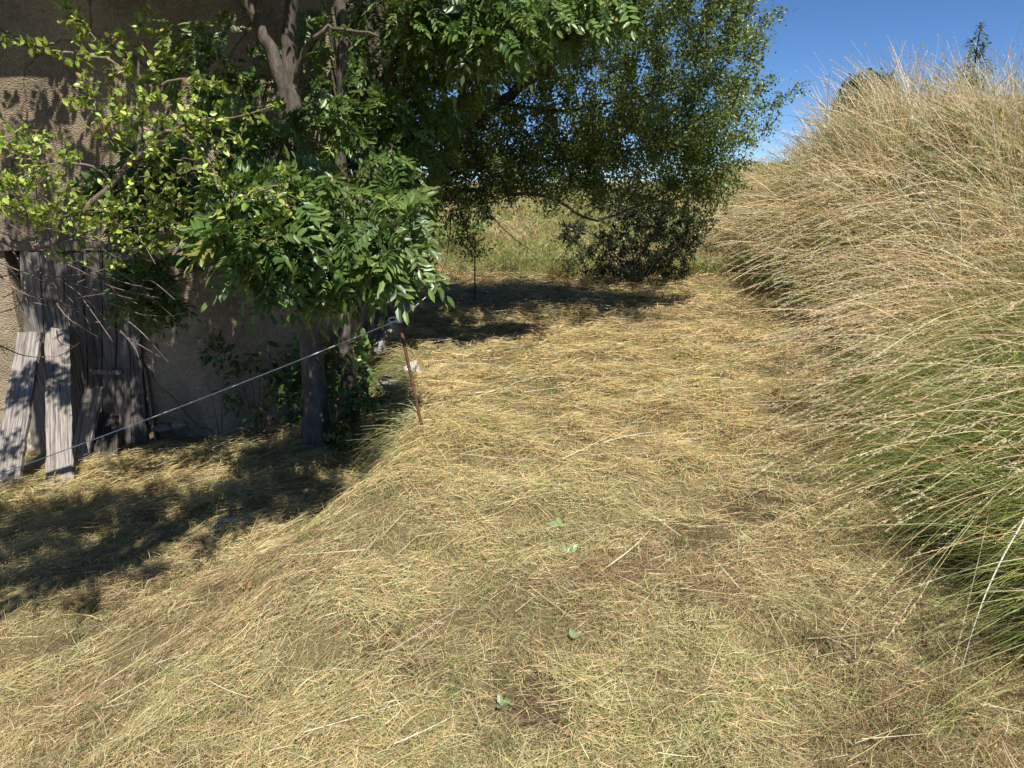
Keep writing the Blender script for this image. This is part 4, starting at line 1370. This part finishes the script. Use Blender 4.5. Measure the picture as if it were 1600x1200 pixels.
DARKC = [(.045, .07, .022), (.06, .085, .03), (.075, .075, .03), (.03, .045, .016)]  # leaf colours darkened for the tree shade the bush stands in
b0 = P(1000, 378, 12.0)
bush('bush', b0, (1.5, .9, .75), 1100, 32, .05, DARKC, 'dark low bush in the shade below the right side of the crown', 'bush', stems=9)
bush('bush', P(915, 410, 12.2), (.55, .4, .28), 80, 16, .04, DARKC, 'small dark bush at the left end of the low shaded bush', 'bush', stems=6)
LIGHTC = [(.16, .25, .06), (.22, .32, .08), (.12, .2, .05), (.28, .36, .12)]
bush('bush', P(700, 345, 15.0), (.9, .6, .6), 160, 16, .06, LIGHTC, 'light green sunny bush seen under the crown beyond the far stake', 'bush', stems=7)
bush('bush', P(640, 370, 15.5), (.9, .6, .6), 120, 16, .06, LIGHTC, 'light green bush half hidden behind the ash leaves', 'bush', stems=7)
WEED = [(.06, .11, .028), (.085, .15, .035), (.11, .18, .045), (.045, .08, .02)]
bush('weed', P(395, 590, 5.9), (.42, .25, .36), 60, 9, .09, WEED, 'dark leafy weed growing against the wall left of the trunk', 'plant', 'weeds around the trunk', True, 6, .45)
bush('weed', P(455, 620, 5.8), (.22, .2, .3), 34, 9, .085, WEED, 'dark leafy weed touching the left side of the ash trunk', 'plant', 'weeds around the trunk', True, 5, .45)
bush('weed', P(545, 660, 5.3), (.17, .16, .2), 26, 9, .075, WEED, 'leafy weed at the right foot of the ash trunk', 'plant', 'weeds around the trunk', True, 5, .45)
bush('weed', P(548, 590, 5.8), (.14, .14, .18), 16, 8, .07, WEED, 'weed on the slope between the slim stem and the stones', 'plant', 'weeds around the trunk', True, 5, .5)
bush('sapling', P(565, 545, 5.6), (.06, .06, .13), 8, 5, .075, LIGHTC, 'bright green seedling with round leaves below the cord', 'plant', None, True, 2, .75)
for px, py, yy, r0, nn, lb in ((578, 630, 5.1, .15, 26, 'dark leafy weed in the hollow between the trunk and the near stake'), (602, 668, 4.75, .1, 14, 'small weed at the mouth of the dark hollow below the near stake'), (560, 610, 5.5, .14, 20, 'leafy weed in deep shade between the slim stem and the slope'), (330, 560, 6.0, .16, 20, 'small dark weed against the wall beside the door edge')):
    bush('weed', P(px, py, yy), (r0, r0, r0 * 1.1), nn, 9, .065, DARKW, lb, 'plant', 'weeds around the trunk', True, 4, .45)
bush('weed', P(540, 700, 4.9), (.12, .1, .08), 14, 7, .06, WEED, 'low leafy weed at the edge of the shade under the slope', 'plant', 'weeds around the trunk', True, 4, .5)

# grassy slope of the ledge: overhanging hay and grass
def build_ledge():
    mb = MB()
    N = 9000
    y = R.uniform(4.0, 9, N)
    e = edge_x(y)
    x = e - R.uniform(-.08, 1.0, N) * ledge_w(y)
    b = np.stack([x, y, height(x, y) + R.uniform(0, .05, N)], -1)
    k = ~((((x + .82) / .12) ** 2 + ((y - 4.6) / .24) ** 2) < 1)
    b, y = b[k], y[k]
    N = len(b)
    d0 = norm(np.stack([-R.uniform(.1, 1.0, N), -R.uniform(-.3, .7, N), R.uniform(-.2, .9, N)], -1))
    L = R.uniform(.1, .38, N)
    bend = np.stack([-R.uniform(0, .4, N), R.normal(size=N) * .2, -R.uniform(.3, 1.0, N)], -1)
    col = pal(N, [(.5, .39, .19), (.6, .5, .3), (.2, .27, .07), (.26, .32, .1), (.3, .21, .11)], [3, 2, 2, 2, 2])
    strands(mb, b, d0, L, np.maximum(.0028, .0008 * y), bend, col, 4, .2)
    o = mb.build('ledge_grass', M_grass)
    tag(o, 'hay and grass hanging over the stony terrace edge', 'grass')
    o['kind'] = 'stuff'
build_ledge()

# small broad-leaved plants in the stubble
def rosette(px, py, r, n, label, cols, up=.5):
    g = G(px, py) + np.array([0, 0, .012])
    mb = MB()
    a = R.uniform(0, 6.28, n)
    ax = np.stack([np.cos(a), np.sin(a), R.uniform(.1, 1, n) * up], -1)
    nr = np.tile([0, -.2, 1.0], (n, 1)) + R.normal(size=(n, 3)) * .2
    L = R.uniform(.7, 1.1, n) * r
    leaves(mb, np.tile(g, (n, 1)) + R.normal(size=(n, 3)) * .001, ax, nr, L, L * .45, pal(n, cols, [1] * len(cols), .1), True)
    tag(mb.build('small_plant', M_leaf), label, 'plant', 'small plants in the stubble')
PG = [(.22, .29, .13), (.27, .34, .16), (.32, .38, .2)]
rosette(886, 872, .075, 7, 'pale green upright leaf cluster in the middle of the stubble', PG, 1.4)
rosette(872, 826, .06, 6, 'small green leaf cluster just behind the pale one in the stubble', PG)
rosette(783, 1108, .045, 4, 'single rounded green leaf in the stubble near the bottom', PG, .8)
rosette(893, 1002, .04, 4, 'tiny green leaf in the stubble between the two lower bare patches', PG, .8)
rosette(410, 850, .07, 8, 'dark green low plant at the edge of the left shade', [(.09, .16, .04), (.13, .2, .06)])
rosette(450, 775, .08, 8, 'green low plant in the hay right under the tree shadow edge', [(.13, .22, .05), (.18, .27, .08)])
# dry brown leaf litter
def dry(px, py, n, r, label):
    g = G(px, py) + np.array([0, 0, .03])
    mb = MB()
    p = g + R.normal(size=(n, 3)) * np.array([r, r * .5, .006])
    L = R.uniform(.018, .04, n)
    leaves(mb, p, R.normal(size=(n, 3)) * [1, 1, .5], R.normal(size=(n, 3)) * .5 + [0, 0, 1], L, L * .6, pal(n, [(.34, .2, .08), (.24, .14, .07), (.42, .29, .14)], [2, 1, 1]), True)
    tag(mb.build('dry_leaves', M_hay), label, 'dry leaves')
dry(385, 926, 16, .05, 'curled orange brown dry leaves lying on the hay at lower left')
dry(398, 980, 10, .035, 'smaller brown dry leaves a little below the curled ones')

# green tufts at the lower right
def tufts():
    spots = [(1190, 1120, .1), (1430, 1150, .14), (1560, 960, .16), (1585, 1010, .18), (1500, 1120, .12), (1340, 1090, .08), (1590, 900, .2), (1560, 830, .2), (720, 1050, .07), (1080, 1060, .06), (300, 1130, .08), (760, 930, .06), (1240, 950, .06), (1020, 1010, .06)]
    mb = MB()
    n = 420
    x, y = frustum_xy(n, 1.2, 7.5, 1.0)
    k = (x < toe_x(y) - .05) & (x > edge_x(y) - .2 - 2 * (y < 4))
    x, y = x[k], y[k]
    m = R.integers(25, 60, len(x))
    i = np.repeat(np.arange(len(x)), m)
    n = len(i)
    sp = R.uniform(.012, .04, len(x))[i] * (1 + .1 * y[i])
    bx, by = x[i] + R.normal(size=n) * sp * 1.5, y[i] + R.normal(size=n) * sp
    d0 = norm(np.stack([R.normal(size=n) * .45 + .1, R.normal(size=n) * .45, np.ones(n)], -1))
    dk = pal(n, [(.16, .19, .07), (.1, .13, .05), (.24, .22, .11), (.3, .24, .13)], [3, 2, 2, 1])
    strands(mb, np.stack([bx, by, height(bx, by)], -1), d0, R.uniform(.03, .085, n) * (1 + .06 * y[i]), np.maximum(R.uniform(.0014, .003, n), .0007 * y[i]),
            R.normal(size=(n, 3)) * .35 - [0, 0, .2], dk, 3, .15)
    for px, py, L in spots:
        g = G(px, py)
        n = 60
        b = g + R.normal(size=(n, 3)) * [.035, .03, 0]
        b[:, 2] = height(b[:, 0], b[:, 1])
        d0 = norm(np.stack([R.normal(size=n) * .5 - .1, R.normal(size=n) * .5, np.ones(n)], -1))
        strands(mb, b, d0, R.uniform(.5, 1.3, n) * L, R.uniform(.002, .004, n), np.stack([R.normal(size=n) * .4, R.normal(size=n) * .4, -R.uniform(.2, .6, n)], -1),
                pal(n, GRN + [(.45, .4, .18)], [2, 3, 3, 1, 2]), 4, .1)
    o = mb.build('green_tufts', M_grass)
    tag(o, 'fresh green grass tufts scattered in the stubble', 'grass')
    o['kind'] = 'stuff'
tufts()

# ------------------------------------------------------------------ far trees over the bank
def conifer(top, H, rad, label, n=2600, ex=.85):
    base = np.array(top) - [0, 0, H]
    base[2] = min(base[2], height(base[0], base[1]))
    H = top[2] - base[2]
    t = thing('conifer', base, label, 'tree', 'far trees beyond the bank')
    mb = MB()
    tube(mb, np.linspace(base, np.array(top) - [0, 0, .1], 8), np.linspace(.16, .02, 8), 8)
    mb.build('trunk', M_barkd, t)
    fol = MB()
    h = 1 - R.random(n) ** .6
    a = R.uniform(0, 6.28, n)
    lay = .75 + .35 * np.sin(h * H * 5.5)
    rr = rad * (1 - h) ** ex * lay * R.uniform(.25, 1.05, n)
    p = base + np.stack([np.cos(a) * rr, np.sin(a) * rr, h * H - rr * .25], -1)
    ax = np.stack([np.cos(a), np.sin(a), -.35 + R.normal(size=n) * .25], -1)
    L = R.uniform(.25, .5, n) * (.5 + .6 * (1 - h))
    leaves(fol, p, ax, np.array([0, 0, 1.0]) + R.normal(size=(n, 3)) * .4, L, L * .35, pal(n, [(.04, .075, .035), (.06, .1, .045), (.08, .12, .05)], [2, 2, 1]), False)
    fol.build('crown', M_leaf, t)
conifer(P(1534, 32, 38), 8.0, 2.6, 'dark pointed conifer standing above the bank at upper right', 4200)
bush('conifer', P(1354, 152, 42) - np.array([0, 0, .6]), (1.4, 1.3, 1.7), 420, 26, .34, [(.04, .075, .035), (.06, .1, .045), (.08, .12, .05), (.05, .08, .03)], 'low rounded dark tree peeping over the middle of the bank', 'tree', 'far trees beyond the bank', stems=5)
